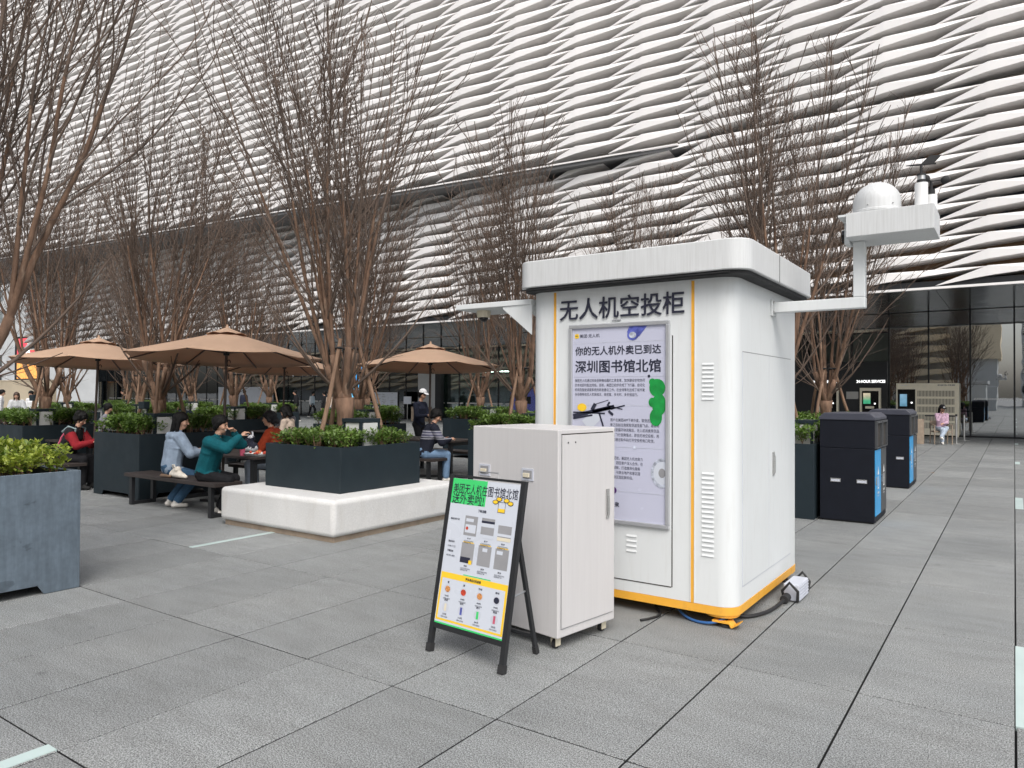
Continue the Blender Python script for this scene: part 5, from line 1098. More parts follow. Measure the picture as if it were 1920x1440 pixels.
nb = empty('notice_board', (-47.0, 33.6, 0)); tag(nb, 'long white notice boards before the glass left of the walkers', 'board')
b = MB(); b.box(-4.0, 2.6, 0, 0.1, 0.5, 2.05); b.build('panel', M['paper'], nb); b = MB(); b.box(-3.8, -3.7, 0.02, 0.08, 0, 0.499); b.box(2.3, 2.4, 0.02, 0.08, 0, 0.499); b.build('post', M['mullion'], nb)
bs = empty('blue_screen', (-36.2, 34.0, 0)); tag(bs, 'glowing cyan blue display screen behind the big tree trunk', 'screen')
b = MB(); b.box(-0.75, 0.75, 0.0, 0.2, 0, 3.5); b.build('housing', M['mullion'], bs); b = MB(); b.box(-0.68, 0.68, -0.01, -0.002, 0.3, 3.4); b.build('screen', M['screen_cyan'], bs)
pk = empty('grey_pillar', (-29.9, 34.2, 0)); tag(pk, 'pale grey square pillar above the directory board', 'pillar')
b = MB(); b.box(-0.9, 0.5, 0, 0.3, 0, 3.6); b.build('shaft', M['tower'], pk); b = MB(); b.box(0.5, 0.95, 0, 0.3, 0, 3.6); b.build('black_panel', M['wallblack'], pk)  # pale shaft with a black panel along its right edge
ss = empty('sign_stand', (-30.2, 32.6, 0)); tag(ss, 'small white notice on a thin stand right of the directory board', 'sign')
b = MB(); b.box(-0.02, 0.02, -0.02, 0.02, 0, 1.0); b.build('pole', M['steel'], ss); b = MB(); b.box(-0.3, 0.3, -0.02, 0.02, 1.0, 1.45); b.build('panel', M['paper'], ss); b = MB(); b.lathe([(0.2, 0), (0.2, 0.02)]); b.build('base', M['steel'], ss)
wb = MB(); wb.box(-0.55, 0.55, -0.3, 0.3, 0, 0.85); wb = wb.build('timber_crate', M['stone_base'], bevel=0.01); wb.location = (-28.9, 32.4, 0); tag(wb, 'brown slatted box beside the small white notice stand', 'box')
bb_ = empty('blue_return_box', (-22.2, 33.6, 0)); tag(bb_, 'dark blue return machine behind the trees left of the cabin', 'machine')
b = MB(); b.box(-0.9, 0.9, -0.3, 0.3, 0, 2.0); b.build('case', M['ink_blue'], bb_); b = MB(); b.box(0.0, 0.45, -0.31, -0.302, 1.1, 1.5); b.build('slot_panel', M['screen_black'], bb_)
# ------------------------------------------------------------------ people
def frame(d, side):
    d = d.normalized(); s = side - d * side.dot(d)
    s = s.normalized() if s.length > 1e-4 else d.orthogonal().normalized()
    return s, d.cross(s)
def capsule(mb, p0, p1, r0, r1, fx=1.0, fy=1.0, side=(1, 0, 0), n=12):
    p0, p1 = Vector(p0), Vector(p1); d = p1 - p0; L = d.length
    if L < 1e-6: d = Vector((0, 0, 1)); L = 1e-6
    dn = d.normalized(); s, t = frame(dn, Vector(side)); rings = []
    for a in (-75, -45, -15): rings.append((p0 + dn * r0 * math.sin(R(a)), r0 * math.cos(R(a))))
    for a in (15, 45, 75): rings.append((p1 + dn * r1 * math.sin(R(a)), r1 * math.cos(R(a))))
    vs = [p0 - dn * r0]
    for c, r in rings:
        for k in range(n):
            th = 6.28318 * k / n; vs.append(c + s * r * fx * math.cos(th) + t * r * fy * math.sin(th))
    vs.append(p1 + dn * r1); N = len(rings); top = len(vs) - 1; fs = []
    for k in range(n):
        fs.append((0, 1 + (k + 1) % n, 1 + k)); fs.append((top, top - n + k, top - n + (k + 1) % n))
    for i in range(N - 1):
        for k in range(n):
            a = 1 + i * n; fs.append((a + k, a + (k + 1) % n, a + n + (k + 1) % n, a + n + k))
    mb.add(vs, fs)
def remesh(mb, vox, smooth_it=3):
    me = bpy.data.meshes.new('t'); me.from_pydata([tuple(v) for v in mb.v], [], mb.f); me.update()
    o = bpy.data.objects.new('t', me); COL.objects.link(o)
    m = o.modifiers.new('r', 'REMESH'); m.mode = 'VOXEL'; m.voxel_size = vox; m.use_smooth_shade = True
    s = o.modifiers.new('s', 'SMOOTH'); s.factor = 0.5; s.iterations = smooth_it
    dg = bpy.context.evaluated_depsgraph_get(); out = bpy.data.meshes.new_from_object(o.evaluated_get(dg))
    bpy.data.objects.remove(o); bpy.data.meshes.remove(me); return out
def ik(a, b, l1, l2, pole):
    a, b, pole = Vector(a), Vector(b), Vector(pole); d = b - a; L = min(d.length, (l1 + l2) * 0.995)
    dn = d.normalized(); x = (l1 * l1 - l2 * l2 + L * L) / (2 * L); h = math.sqrt(max(0, l1 * l1 - x * x))
    pp = pole - dn * pole.dot(dn); pp = pp.normalized() if pp.length > 1e-4 else dn.orthogonal()
    return a + dn * x + pp * h, a + dn * L
class Body:
    def __init__(s): s.mb = MB(); s.bones = []          # bones: (p0, p1, r0, r1, label)
    def cap(s, lab, p0, p1, r0, r1, fx=1, fy=1, side=(1, 0, 0)):
        capsule(s.mb, p0, p1, r0, r1, fx, fy, side); s.bones.append((Vector(p0), Vector(p1), r0, r1, lab, max(fx, fy)))
def hand(B, w, d, palm_n, side, curl=0.5, sgn=1):
    """w wrist point, d hand direction, palm_n: direction the palm faces, sgn: +1 thumb towards side"""
    d = Vector(d).normalized(); pn = Vector(palm_n); pn = (pn - d * pn.dot(d)).normalized(); s = d.cross(pn).normalized() * sgn
    pc = w + d * 0.045
    B.cap('skin', w + d * 0.015, w + d * 0.075, 0.026, 0.030, 1.25, 0.62, s)
    for i, (o, L) in enumerate(((-0.030, 0.055), (-0.010, 0.074), (0.011, 0.078), (0.031, 0.070))):
        b = w + d * 0.085 + s * o * 1.0; c1 = curl * 0.9
        k = b + (d * math.cos(c1) + pn * math.sin(c1)) * L * 0.55
        c2 = curl * 2.0; e = k + (d * math.cos(c2) + pn * math.sin(c2)) * L * 0.5
        B.cap('skin', b - d * 0.02, k, 0.0095, 0.0088); B.cap('skin', k, e, 0.0088, 0.0075)
    b = w + d * 0.03 + s * 0.030; k = b + (s * 0.75 + d * 0.65 + pn * 0.35).normalized() * 0.036; e = k + (d * 0.85 + s * 0.25 + pn * 0.6 * (0.5 + curl)).normalized() * 0.032
    B.cap('skin', b, k, 0.012, 0.0105); B.cap('skin', k, e, 0.0105, 0.0085)
def person(loc, heading, label, pose='sit', seat=0.46, lean=0.12, H=1.65, lh=None, rh=None, yaw=0.0, pitch=0.2, top='black', pants='black', shoes='shoe_white', hair='short', hairmat='hair', sleeve=True,
           vox=0.012, puff=0.012, legs=None, group=None, hood=False, smile=False, cap=None, stride=0.0, stoop=0.0, curl=0.5, skirt=False, face=True, arms=None):
    k = H / 1.65; B = Body(); X = Vector((1, 0, 0))
    root = empty('person', (loc[0], loc[1], 0), heading); tag(root, label, 'person', group)
    if pose == 'sit':
        pel = Vector((0, 0, seat + 0.10)); hipz = pel.z
        kn = [Vector((s * 0.11, 0.40 * k, seat + 0.055)) for s in (-1, 1)]; an = [Vector((s * 0.11, 0.38 * k, 0.085)) for s in (-1, 1)]
        if legs: kn = [Vector(q) for q in legs[0]]; an = [Vector(q) for q in legs[1]]
    else:
        pel = Vector((0, 0, 0.90 * k)); st = stride
        an = [Vector((-0.085, st * 0.5, 0.085 + (0.05 if st else 0))), Vector((0.085, -st * 0.5, 0.085))]
        kn = []
        for s, a in zip((-1, 1), an):
            hp = pel + Vector((s * 0.085, 0, -0.03)); q, _ = ik(hp, a, 0.41 * k, 0.41 * k, Vector((0, 1, 0))); kn.append(q)
    L = lean + stoop; ax = Vector((0, math.sin(L), math.cos(L)))
    wa = pel + ax * 0.16 * k; ch = pel + ax * 0.33 * k; nb = pel + ax * 0.47 * k + Vector((0, 0.01, 0))
    hl = L * 0.5; nk = nb + Vector((0, math.sin(hl + 0.15), math.cos(hl + 0.15))) * 0.10 * k
    sh = [ch + ax * 0.115 * k + X * s * 0.155 * k for s in (-1, 1)]
    T, P_, S_ = 'top', 'pants', 'shoe'; A_ = 'sleeve'
    B.cap(P_, pel + X * -0.065, pel + X * 0.065, 0.115 * k, 0.115 * k, 1.0, 1.0, (0, 0, 1))
    B.cap(T, pel + ax * 0.06, wa, 0.125 * k + puff, 0.118 * k + puff, 1.22, 0.88)
    B.cap(T, wa, ch, 0.118 * k + puff, 0.128 * k + puff, 1.25, 0.88)
    B.cap(T, ch, ch + ax * 0.09 * k, 0.125 * k + puff, 0.085 * k + puff, 1.35, 0.85)
    B.cap(T, sh[0], sh[1], 0.060 * k + puff * 0.7, 0.060 * k + puff * 0.7)
    B.cap('skin', nb - ax * 0.02, nk, 0.052 * k, 0.048 * k)
    if hood:
        B.cap(T, nb + Vector((-0.07, -0.085, 0.0)), nb + Vector((0.07, -0.085, 0.0)), 0.06, 0.06); B.cap(T, nb + Vector((0, -0.11, -0.02)), nb + Vector((0, -0.12, -0.13)), 0.075, 0.045, 1.2, 0.7)
        B.cap(T, nb + Vector((-0.085, -0.03, 0.01)), nb + Vector((-0.06, 0.06, -0.03)), 0.035, 0.03); B.cap(T, nb + Vector((0.085, -0.03, 0.01)), nb + Vector((0.06, 0.06, -0.03)), 0.035, 0.03)
    else: B.cap(T, nb + Vector((-0.03, -0.01, -0.01)), nb + Vector((0.03, -0.01, -0.01)), 0.062 * k, 0.062 * k)
    # legs
    for i, s in enumerate((-1, 1)):
        hp = pel + Vector((s * 0.085, 0.01, -0.03))
        B.cap(P_, hp, kn[i], 0.094 * k, 0.073 * k); B.cap(P_, kn[i], an[i] + (kn[i] - an[i]) * 0.10, 0.072 * k, 0.064 * k)
        fd = Vector((0.12 * s, 1, 0)).normalized(); a = an[i]
        B.cap(S_, a + Vector((0, -0.03, -0.04)), a + fd * 0.13 + Vector((0, 0, -0.052)), 0.040, 0.032, 1.1, 0.95); B.cap(S_, a + Vector((0, 0, 0.0)), a + fd * 0.05 + Vector((0, 0, -0.035)), 0.042, 0.04)
        if skirt: B.cap(P_, hp, kn[i] * 0.9 + hp * 0.1, 0.105, 0.10)
    # arms
    la, lb = 0.275 * k, 0.235 * k
    hands = []
    for i, (s, tgt) in enumerate(((-1, lh), (1, rh))):
        if tgt is None: tgt = (s * 0.24, 0.08, pel.z - 0.08) if pose != 'sit' else (s * 0.12, 0.30, seat + 0.16)
        el, wr = ik(sh[i], Vector(tgt), la, lb, Vector((s * 0.7, -0.5, -0.75)))
        lab2 = A_ if sleeve else 'skin'
        B.cap(A_, sh[i], el, 0.056 * k + puff, 0.047 * k + puff * 0.8); B.cap(lab2, el, wr - (wr - el).normalized() * 0.025, 0.046 * k + puff * 0.8, 0.033 * k + puff * 0.5)
        d = (wr - el).normalized(); B.cap('skin', wr - d * 0.03, wr + d * 0.01, 0.024, 0.024)
        pn = Vector((-s * 0.9, 0.1, -0.35)) if pose != 'sit' else Vector((-s * 0.25, 0.15, -0.95))
        hand(B, wr, (d + Vector((0, 0.15, 0.0))).normalized(), pn, s, curl, 1 if s < 0 else -1); hands.append(wr + d * 0.09)
    # head in its own frame
    hc = nk + Vector((0, 0.025, 0.095)) * k
    Rm = Matrix.Rotation(-yaw, 3, 'Z') @ Matrix.Rotation(-pitch, 3, 'X')
    hp_ = lambda x, y, z: hc + Rm @ (Vector((x, y, z)) * k)
    hx = Rm @ X
    B.cap('skin', hp_(0, -0.015, 0.035), hp_(0, 0.005, 0.03), 0.088 * k, 0.085 * k, 0.88, 1.05, hx)
    B.cap('skin', hp_(0, 0.022, 0.0), hp_(0, 0.040, -0.062), 0.070 * k, 0.042 * k, 0.92, 0.95, hx)
    B.cap('skin', hp_(0, 0.085, 0.018), hp_(0, 0.104, -0.018), 0.009 * k, 0.014 * k)
    for s in (-1, 1):
        B.cap('skin', hp_(s * 0.078, -0.008, 0.015), hp_(s * 0.078, -0.012, -0.022), 0.016 * k, 0.011 * k, 0.55, 1.1, hx); B.cap('skin', hp_(s * 0.035, 0.058, -0.012), hp_(s * 0.038, 0.06, -0.02), 0.026 * k, 0.024 * k)
    B.cap('skin', hp_(-0.018, 0.074, -0.046), hp_(0.018, 0.074, -0.046), 0.012 * k, 0.012 * k)
    me = remesh(B.mb, vox, 3); me.name = 'body'
    mats = {'sleeve': M['cloth_' + arms] if arms else (M[top] if top in M else M['cloth_' + top]), 'top': M[top] if top in M else M['cloth_' + top], 'pants': M['cloth_' + pants], 'shoe': M['cloth_' + shoes], 'skin': M['skin']}; keys = list(mats)
    for q in keys: me.materials.append(mats[q])
    n = len(me.polygons); c = np.empty(n * 3); me.polygons.foreach_get('center', c); c = c.reshape(-1, 3)
    best = np.full(n, 1e9); idx = np.zeros(n, int)
    for p0, p1, r0, r1, lab, fm in B.bones:
        a = np.array(p0); d = np.array(p1) - a; l2 = max(1e-9, d @ d); t = np.clip(((c - a) @ d) / l2, 0, 1)
        dist = np.abs(np.linalg.norm(c - a - t[:, None] * d, axis=1) - (r0 + (r1 - r0) * t) * (1 + (fm - 1) * 0.3)) - (0.008 if lab in ('top', 'sleeve') else 0)
        m_ = dist < best; best[m_] = dist[m_]; idx[m_] = keys.index(lab)
    me.polygons.foreach_set('material_index', idx.astype(np.int32))
    for p in me.polygons: p.use_smooth = True
    link_mesh('body', me, root)
    # hair
    Hm = MB(); hk = lambda p0, p1, r0, r1, fx=1, fy=1: capsule(Hm, hp_(*p0), hp_(*p1), r0 * k, r1 * k, fx, fy, hx)
    hk((0, -0.028, 0.050), (0, -0.006, 0.060), 0.098, 0.092, 0.98, 1.05)
    for s in (-1, 1): hk((s * 0.064, 0.008, 0.045), (s * 0.066, -0.025, -0.012), 0.034, 0.036)
    hk((0, -0.06, 0.02), (0, -0.062, -0.035), 0.062, 0.048, 1.1, 0.8)
    hk((-0.038, 0.056, 0.072), (0.042, 0.056, 0.066), 0.032, 0.030)
    if hair == 'long':
        hk((0, -0.075, 0.0), (0, -0.095, -0.24), 0.075, 0.055, 1.25, 0.65)
        for s in (-1, 1): hk((s * 0.068, -0.015, 0.02), (s * 0.072, -0.015, -0.20), 0.032, 0.026)
    if hair == 'bob':
        for s in (-1, 1): hk((s * 0.072, 0.0, 0.03), (s * 0.078, 0.005, -0.10), 0.036, 0.038)
        hk((0, -0.07, 0.0), (0, -0.075, -0.10), 0.075, 0.07, 1.15, 0.7)
    if hair == 'bun':
        hk((0, -0.115, -0.01), (0, -0.13, -0.03), 0.042, 0.040); hk((0, -0.07, 0.0), (0, -0.10, -0.02), 0.05, 0.04)
    if hair == 'curly':
        rr = random.Random(4)
        for q in range(26): a = rr.uniform(0, 6.28); z = rr.uniform(-0.04, 0.13); r = 0.082 * math.sqrt(max(0.1, 1 - ((z - 0.04) / 0.12) ** 2)); y = r * math.sin(a) - 0.02; hk((r * math.cos(a), min(y, 0.045), z), (r * math.cos(a), min(y, 0.045), z + 0.005), 0.028, 0.028)
    hme = remesh(Hm, max(0.009, vox), 2); hme.name = 'hair'; hme.materials.append(M[hairmat])
    for p in hme.polygons: p.use_smooth = True
    ho = link_mesh('hair', hme, root)
    if face:
        for s in (-1, 1):
            b = MB(); q = hp_(s * 0.031, 0.0835, 0.012); b.ball(q, (0.010 * k, 0.007 * k, 0.0055 * k), 8, 6); b.build('eye', M['eye'], root, smooth='all')
            b = MB(); b.bar(hp_(s * 0.017, 0.0905, 0.030), hp_(s * 0.046, 0.083, 0.033), 0.006, 0.006); b.build('eyebrow', M[hairmat], root)
        b = MB(); b.ball(hp_(0, 0.083, -0.047), (0.021 * k, 0.006, 0.0065 if not smile else 0.010), 8, 6); b.build('mouth', M['teeth'] if smile else M['lip'], root, smooth='all')
    if cap:
        b = MB(); rings = []; nn = 18
        for ph in (0, 20, 40, 60, 78):
            for q in range(nn):
                t = 6.28318 * q / nn; rings.append(hp_(0.092 * math.cos(R(ph)) * math.cos(t), -0.012 + 0.104 * math.cos(R(ph)) * math.sin(t), 0.062 + 0.092 * math.sin(R(ph)) + 0.016 * math.sin(t) * math.cos(R(ph))))
        b.add(rings, [(i * nn + q, i * nn + (q + 1) % nn, (i + 1) * nn + (q + 1) % nn, (i + 1) * nn + q) for i in range(4) for q in range(nn)] + [tuple(range(4 * nn, 5 * nn))])
        b.add([hp_(x, y, z) for x, y, z in ((-0.07, 0.055, 0.082), (0.07, 0.055, 0.082), (0.055, 0.145, 0.066), (0, 0.165, 0.062), (-0.055, 0.145, 0.066), (-0.07, 0.055, 0.074), (0.07, 0.055, 0.074), (0.055, 0.145, 0.058), (0, 0.165, 0.054), (-0.055, 0.145, 0.058))], [(0, 1, 2, 3, 4), (9, 8, 7, 6, 5), (1, 6, 7, 2), (2, 7, 8, 3), (3, 8, 9, 4), (4, 9, 5, 0)])
        b.build('cap', M['cloth_' + cap], root, smooth=True)
        if cap == 'black': b = MB(); q = hp_(0, 0.088, 0.105); b.add([hp_(-0.02, 0.094, 0.085), hp_(0.02, 0.094, 0.085), hp_(0.02, 0.084, 0.12), hp_(-0.02, 0.084, 0.12)], [(0, 1, 2, 3)]); b.build('cap_patch', M['white'], root)
    root['_h'] = [float(v) for v in hands[1]]
    return root, hands, hp_
def wpos(root, p):
    h = root.rotation_euler.z; c, s = math.cos(h), math.sin(h); return (root.location.x + p[0] * c - p[1] * s, root.location.y + p[0] * s + p[1] * c, p[2])
GT, GW = 'people sitting at the outdoor tables', 'people standing or walking near the entrance'
# front table
r1, h1, _ = person((-9.93, 5.80), R(-14), 'woman in pale blue hoodie with long black hair seen from behind on the front bench', lean=0.16, top='hoodie_blue', pants='jeans_dark', hair='long', yaw=0.55, pitch=0.15, hood=True, puff=0.036, vox=0.009, lh=(-0.16, 0.40, 0.80), rh=(0.20, 0.40, 0.79), group=GT,
                   legs=([(-0.10, 0.30, 0.44), (0.12, 0.32, 0.44)], [(-0.10, 0.02, 0.085), (0.12, 0.04, 0.085)]))
r2, h2, _ = person((-8.98, 5.74), R(-62), 'laughing woman in teal sweater with both hands raised on the front bench', lean=0.30, top='teal', pants='black', hair='short', yaw=0.0, pitch=0.12, puff=0.034, vox=0.009, smile=True, lh=(-0.06, 0.36, 1.10), rh=(0.05, 0.50, 1.06), group=GT, curl=0.6,
                   legs=([(-0.10, 0.36, 0.48), (0.10, 0.38, 0.48)], [(-0.10, 0.14, 0.085), (0.10, 0.30, 0.085)]))
r3, h3, _ = person((-9.66, 7.40), R(122), 'smiling woman in rust red jacket with tied back hair across the front table', lean=0.14, top='rust', pants='pale_denim', hair='bun', hairmat='hair_grey', yaw=0.0, pitch=0.0, puff=0.028, vox=0.009, smile=True, lh=(-0.16, 0.38, 0.78), rh=(0.14, 0.40, 0.78), group=GT)
# person in red and black at the left table
r4, h4, _ = person((-13.25, 5.85), R(-58), 'hunched person in red and black jacket with a teal backpack looking at a phone', lean=0.42, top='black', arms='dark_red', pants='black', shoes='shoe_black', hair='curly', pitch=0.55, puff=0.03, vox=0.010, lh=(-0.05, 0.50, 0.82), rh=(0.07, 0.52, 0.80), group=GT)
# striped sweater man
r5, h5, _ = person((-8.98, 10.14), R(-30), 'man in navy striped sweater and jeans sitting with his back to the camera', lean=0.34, top='striped', pants='jeans', hair='short', pitch=0.5, yaw=0.4, puff=0.034, vox=0.010, lh=(-0.12, 0.44, 0.80), rh=(0.14, 0.46, 0.80), group=GT, H=1.72)
# two women at the table behind
r6, h6, _ = person((-13.25, 10.55), R(112), 'woman in beige jacket with black bob looking down behind the rust red jacket', lean=0.22, top='beige', pants='black', hair='bob', pitch=0.5, yaw=0.0, puff=0.022, vox=0.012, group=GT)
r7, h7, _ = person((-15.0, 11.9), R(190), 'woman with long black hair facing the camera at the table behind the umbrella pole', lean=0.15, top='grey_cloth', pants='black', hair='long', pitch=0.35, vox=0.014, group=GT, lh=(-0.1, 0.4, 0.8), rh=(0.1, 0.4, 0.8))
r8, h8, _ = person((-18.35, 10.25), R(10), 'dark haired person in navy seen from behind at the table without umbrella', lean=0.2, top='navy', pants='black', hair='short', pitch=0.2, vox=0.015, group=GT)
r9, h9, _ = person((-19.5, 9.45), R(-30), 'person in dark grey seen from behind beside the left umbrella pole', lean=0.25, top='grey_cloth', pants='black', hair='short', pitch=0.3, vox=0.015, group=GT, face=False)
# woman in black cap by the locker
rA, hA, _ = person((-2.08, 29.0), R(200), 'woman in black cap and lilac top with crossed legs on the timber armchair', lean=0.14, top='lilac', pants='pale_denim', hair='long', pitch=0.45, yaw=-0.2, cap='black', vox=0.012, group=GT, lh=(0.02, 0.30, 0.72), rh=(0.06, 0.24, 1.02),
                   legs=([(-0.05, 0.42, 0.56), (0.08, 0.42, 0.52)], [(0.14, 0.50, 0.26), (0.06, 0.34, 0.085)]))
# standing people
rB, hB, _ = person((-11.45, 12.75), R(-88), 'man in white cap and navy jacket reading a phone behind the striped sweater', 'stand', lean=0.08, H=1.70, top='navy', pants='black', cap='white_cloth', pitch=0.3, yaw=0.0, lh=(-0.08, 0.28, 1.12), rh=(0.06, 0.30, 1.14), vox=0.013, group=GW)
rC, hC, _ = person((-38.8, 32.5), R(-75), 'walker in white shirt and black trousers before the entrance', 'stand', H=1.66, top='white_cloth', pants='black', stride=0.4, vox=0.02, group=GW, puff=0.03, face=False)
rD, hD, _ = person((-33.6, 27.1), R(150), 'walker all in black left of the big tree', 'stand', H=1.74, top='black', pants='black', stride=0.35, vox=0.02, group=GW, puff=0.04, face=False)
rE, hE, _ = person((-39.0, 27.4), R(20), 'man in dark suit seen from behind at the notice boards', 'stand', H=1.74, top='navy', pants='black', vox=0.02, group=GW, puff=0.03, face=False)
rF, hF, _ = person((-29.2, 25.7), R(100), 'person in beige top and jeans half behind the big tree', 'stand', H=1.68, top='beige', pants='jeans_dark', vox=0.02, group=GW, puff=0.02, face=False)
rG, hG, _ = person((-29.9, 26.0), R(100), 'person in black directly left of the beige top behind the tree', 'stand', H=1.70, top='black', pants='black', vox=0.02, group=GW, puff=0.03, face=False)
rH, hH, _ = person((-37.6, 19.5), R(170), 'person in black with a raised bare arm behind the second tree', 'stand', H=1.70, top='black', pants='black', vox=0.018, sleeve=False, rh=(0.18, 0.15, 1.62), group=GW)
rI, hI, _ = person((-37.2, 21.4), R(170), 'person in black jacket between the second and third tree trunks', 'stand', H=1.72, top='black', pants='black', vox=0.018, group=GW)
rJ, hJ, _ = person((-28.0, 10.85), R(-120), 'leaning person in grey hoodie with long brown hair at the left edge', 'stand', H=1.62, stoop=0.35, top='lightgrey', pants='black', hair='long', hairmat='hair_brown', pitch=0.2, vox=0.016, puff=0.04, group=GW, lh=(-0.1, 0.4, 0.95), rh=(0.1, 0.4, 0.95))
rK, hK, _ = person((-31.6, 12.75), R(-140), 'standing woman in white top and blue jeans at the left edge', 'stand', H=1.62, top='white_cloth', pants='jeans_dark', hair='long', vox=0.016, group=GW)
rL, hL, _ = person((-33.5, 12.3), R(-30), 'person in white coat seen from behind at the far left edge', 'stand', H=1.66, top='white_cloth', pants='white_cloth', vox=0.018, puff=0.04, group=GW, face=False)
# backpack on the red and black person
bp = empty('backpack', wpos(r4, (0, 0, 0)), r4.rotation_euler.z); tag(bp, 'teal grey backpack with a pink strap on the hunched person', 'backpack')
b = MB(); capsule(b, (0, -0.05, 0.68), (0, 0.06, 0.94), 0.115, 0.085, 1.2, 0.75); b.build('bag', M['cloth_grey_green'], bp, smooth='all')
for s in (-1, 1):
    b = MB(); b.tube([(s * 0.10, 0.02, 0.97), (s * 0.125, 0.14, 1.06), (s * 0.125, 0.27, 1.02), (s * 0.13, 0.24, 0.88), (s * 0.14, 0.1, 0.72)], 0.017, 6); b.build('strap', M['cloth_grey_green'], bp, smooth=True)
b = MB(); b.tube([(0.14, -0.03, 0.72), (0.15, 0.04, 0.88), (0.14, 0.10, 0.97)], 0.016, 6); b.build('ribbon', M['cloth_pink'], bp, smooth=True)
# things on and around the tables
def bottle(loc, label, liquid='ivory', s=1.0):
    r_ = empty('drink_bottle', loc); tag(r_, label, 'bottle')
    b = MB(); b.lathe([(0.03 * s, 0), (0.033 * s, 0.01), (0.033 * s, 0.14 * s), (0.028 * s, 0.165 * s), (0.014 * s, 0.19 * s), (0.014 * s, 0.2 * s)], n=16); b.build('body', M[liquid], r_, smooth=True)
    b = MB(); b.lathe([(0.0155 * s, 0.2 * s), (0.0155 * s, 0.222 * s)], n=14); b.build('lid', M['white'], r_, smooth=True)
    b = MB(); b.lathe([(0.0338 * s, 0.06 * s), (0.0338 * s, 0.12 * s)], n=16); b.build('wrapper', M['paper'], r_, smooth=True); return r_
bottle((-9.55, 6.42, 0.75), 'plastic bottle with dark drink before the woman in the blue hoodie', 'ink_purple')
bottle((-14.55, 11.0, 0.75), 'water bottle on the table of the two women', 'lampglass')
cu = empty('drink_cup', (-9.02, 6.33, 0.75)); tag(cu, 'pink paper cup beside the food on the front table', 'cup')
b = MB(); b.lathe([(0.030, 0), (0.042, 0.13)], n=16); b.build('cup', M['cloth_pink'], cu, smooth=True); b = MB(); b.lathe([(0.044, 0.13), (0.044, 0.145), (0.03, 0.15)], n=16); b.build('lid', M['white'], cu, smooth=True)
fd = empty('food_tray', (-8.80, 6.46, 0.75)); tag(fd, 'paper tray heaped with orange snacks on the front table', 'food')
b = MB(); b.add([(-0.16, -0.11, 0.004), (0.16, -0.11, 0.004), (0.16, 0.11, 0.004), (-0.16, 0.11, 0.004), (-0.2, -0.14, 0.04), (0.2, -0.14, 0.04), (0.2, 0.14, 0.04), (-0.2, 0.14, 0.04)], [(0, 1, 2, 3), (0, 4, 5, 1), (1, 5, 6, 2), (2, 6, 7, 3), (3, 7, 4, 0)]); b.build('tray', M['white'], fd)
rr = random.Random(3)
for q in range(16):
    b = MB(); b.ball((rr.uniform(-0.12, 0.12), rr.uniform(-0.08, 0.08), 0.025 + rr.random() * 0.035), (rr.uniform(0.02, 0.04), rr.uniform(0.015, 0.03), 0.018), 8, 6); b.build('snack', M['ink_red'] if q % 3 else M['ink_food'], fd, smooth='all')
nk_ = MB()
for q in range(7): nk_.ball((rr.uniform(-0.1, 0.1), rr.uniform(-0.06, 0.06), 0.02), (0.05, 0.04, 0.018), 7, 5)
nk_ = nk_.build('crumpled_napkin', M['white']); nk_.location = (-8.48 - 0.35, 6.72, 0.752); tag(nk_, 'crumpled white napkins at the end of the front table', 'napkin')
nw = MB()
for q in range(10): nw.ball((rr.uniform(-0.2, 0.2), rr.uniform(-0.08, 0.08), 0.025), (0.08, 0.05, 0.022), 7, 5)
nw = nw.build('wrapping_paper', M['white']); nw.location = (-14.2, 10.95, 0.752); tag(nw, 'crumpled white wrappers on the table of the two women', 'wrapper')
kb = empty('patterned_bag', (-9.45, 6.74, 0.75)); tag(kb, 'navy and white patterned bag standing on the front table', 'bag')
def blob(name, parts, mt, par, vox=0.012):
    mb = MB()
    for a in parts: capsule(mb, *a)
    me = remesh(mb, vox, 2); me.name = name; me.materials.append(mt)
    for p in me.polygons: p.use_smooth = True
    return link_mesh(name, me, par)
mk = mat('navy_white_print', (0.012, 0.014, 0.03), 0.8, var=0.1, dirt=((0.7, 0.7, 0.72), 9, 0.52, 0.54, 1.0, None))
blob('bag', [((-0.10, 0, 0.08), (0.10, 0, 0.08), 0.085, 0.085), ((-0.04, 0, 0.1), (0.06, 0, 0.22), 0.10, 0.05)], mk, kb)
b = MB(); b.tube([(-0.02, 0, 0.25), (0.0, 0.02, 0.30), (0.06, 0.02, 0.31), (0.1, 0, 0.24)], 0.012, 6); b.build('strap', mk, kb, smooth=True)
wbag = empty('white_handbag', (-9.50, 5.66, 0.46), R(-8)); tag(wbag, 'soft white handbag lying on the front bench between the two women', 'handbag')
blob('bag', [((-0.14, 0, 0.05), (0.12, 0, 0.045), 0.055, 0.04, 1, 1.3), ((-0.12, 0, 0.07), (-0.02, 0, 0.12), 0.06, 0.045), ((-0.04, 0, 0.06), (0.2, 0.02, 0.03), 0.05, 0.02, 1, 1.3)], M['cloth_cream_cloth'], wbag)
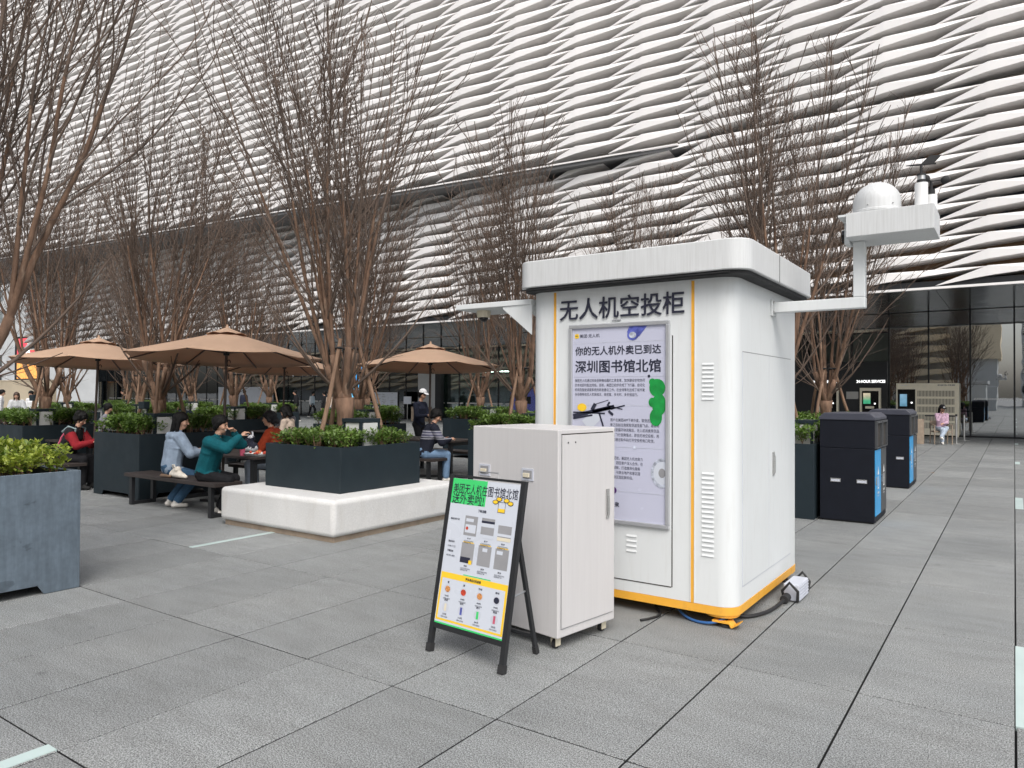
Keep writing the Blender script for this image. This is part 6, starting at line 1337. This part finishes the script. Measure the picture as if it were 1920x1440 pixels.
b = MB(); b.tube([(-0.1, -0.03, 0.13), (-0.08, -0.05, 0.18), (-0.02, -0.05, 0.185), (0.03, -0.045, 0.11)], 0.009, 8); b.build('handle', M['cloth_cream_cloth'], wbag, smooth=True)
sc_ = MB(); capsule(sc_, (-0.12, 0, 0.02), (0.05, 0.02, 0.02), 0.03, 0.018); sc_ = sc_.build('brown_scarf', M['wood_back'], smooth='all'); sc_.location = (-9.66, 5.585, 0.462); tag(sc_, 'small brown pouch under the white handbag on the front bench', 'pouch')
mc = empty('menu_card', (-13.08, 6.5, 0.75), R(25)); tag(mc, 'small yellow menu card standing at the left table', 'card')
b = MB(); b.box(-0.07, 0.07, -0.008, 0.008, 0, 0.21); b.build('stand', M['white'], mc); b = MB()
for q in range(6): b.box(-0.055 + (q % 2) * 0.057, -0.002 + (q % 2) * 0.057, -0.0095, -0.0085, 0.02 + (q // 2) * 0.06, 0.07 + (q // 2) * 0.06)
b.build('picture', M['ink_food'], mc)
for root, hd, lab in ((r4, h4, 'phone held by the hunched person in red and black'), (rB, hB, 'phone held by the man in the white cap'), (rA, hA, 'phone at the mouth of the woman in the black cap')):
    p = (Vector(hd[0]) + Vector(hd[1])) / 2 if root is not rA else Vector(hd[1])
    b = MB(); b.box(-0.036, 0.036, -0.075, 0.075, -0.004, 0.004); o = b.build('mobile_phone', M['screen_black'], bevel=0.003); o.location = Vector(wpos(root, p)) + Vector((0, 0, 0.01)); o.rotation_euler = (R(35), 0, root.rotation_euler.z); tag(o, lab, 'phone')
for root in [r1, r2, r3, r4, r5, r6, r7, r8, r9, rA, rB, rC, rD, rE, rF, rG, rH, rI, rJ, rK, rL]:
    if '_h' in root: del root['_h']
lf = MB(); lf.add([(-0.06, 0, 0.004), (0, -0.03, 0.012), (0.07, 0.0, 0.02), (0.0, 0.03, 0.008), (0.11, 0.01, 0.004)], [(0, 1, 2), (0, 2, 3), (2, 1, 4)]); lf = lf.build('dry_leaf', M['stake']); lf.location = (-1.50, 17.9, 0.0); tag(lf, 'single dry brown leaf on the paving beyond the bins', 'leaf')
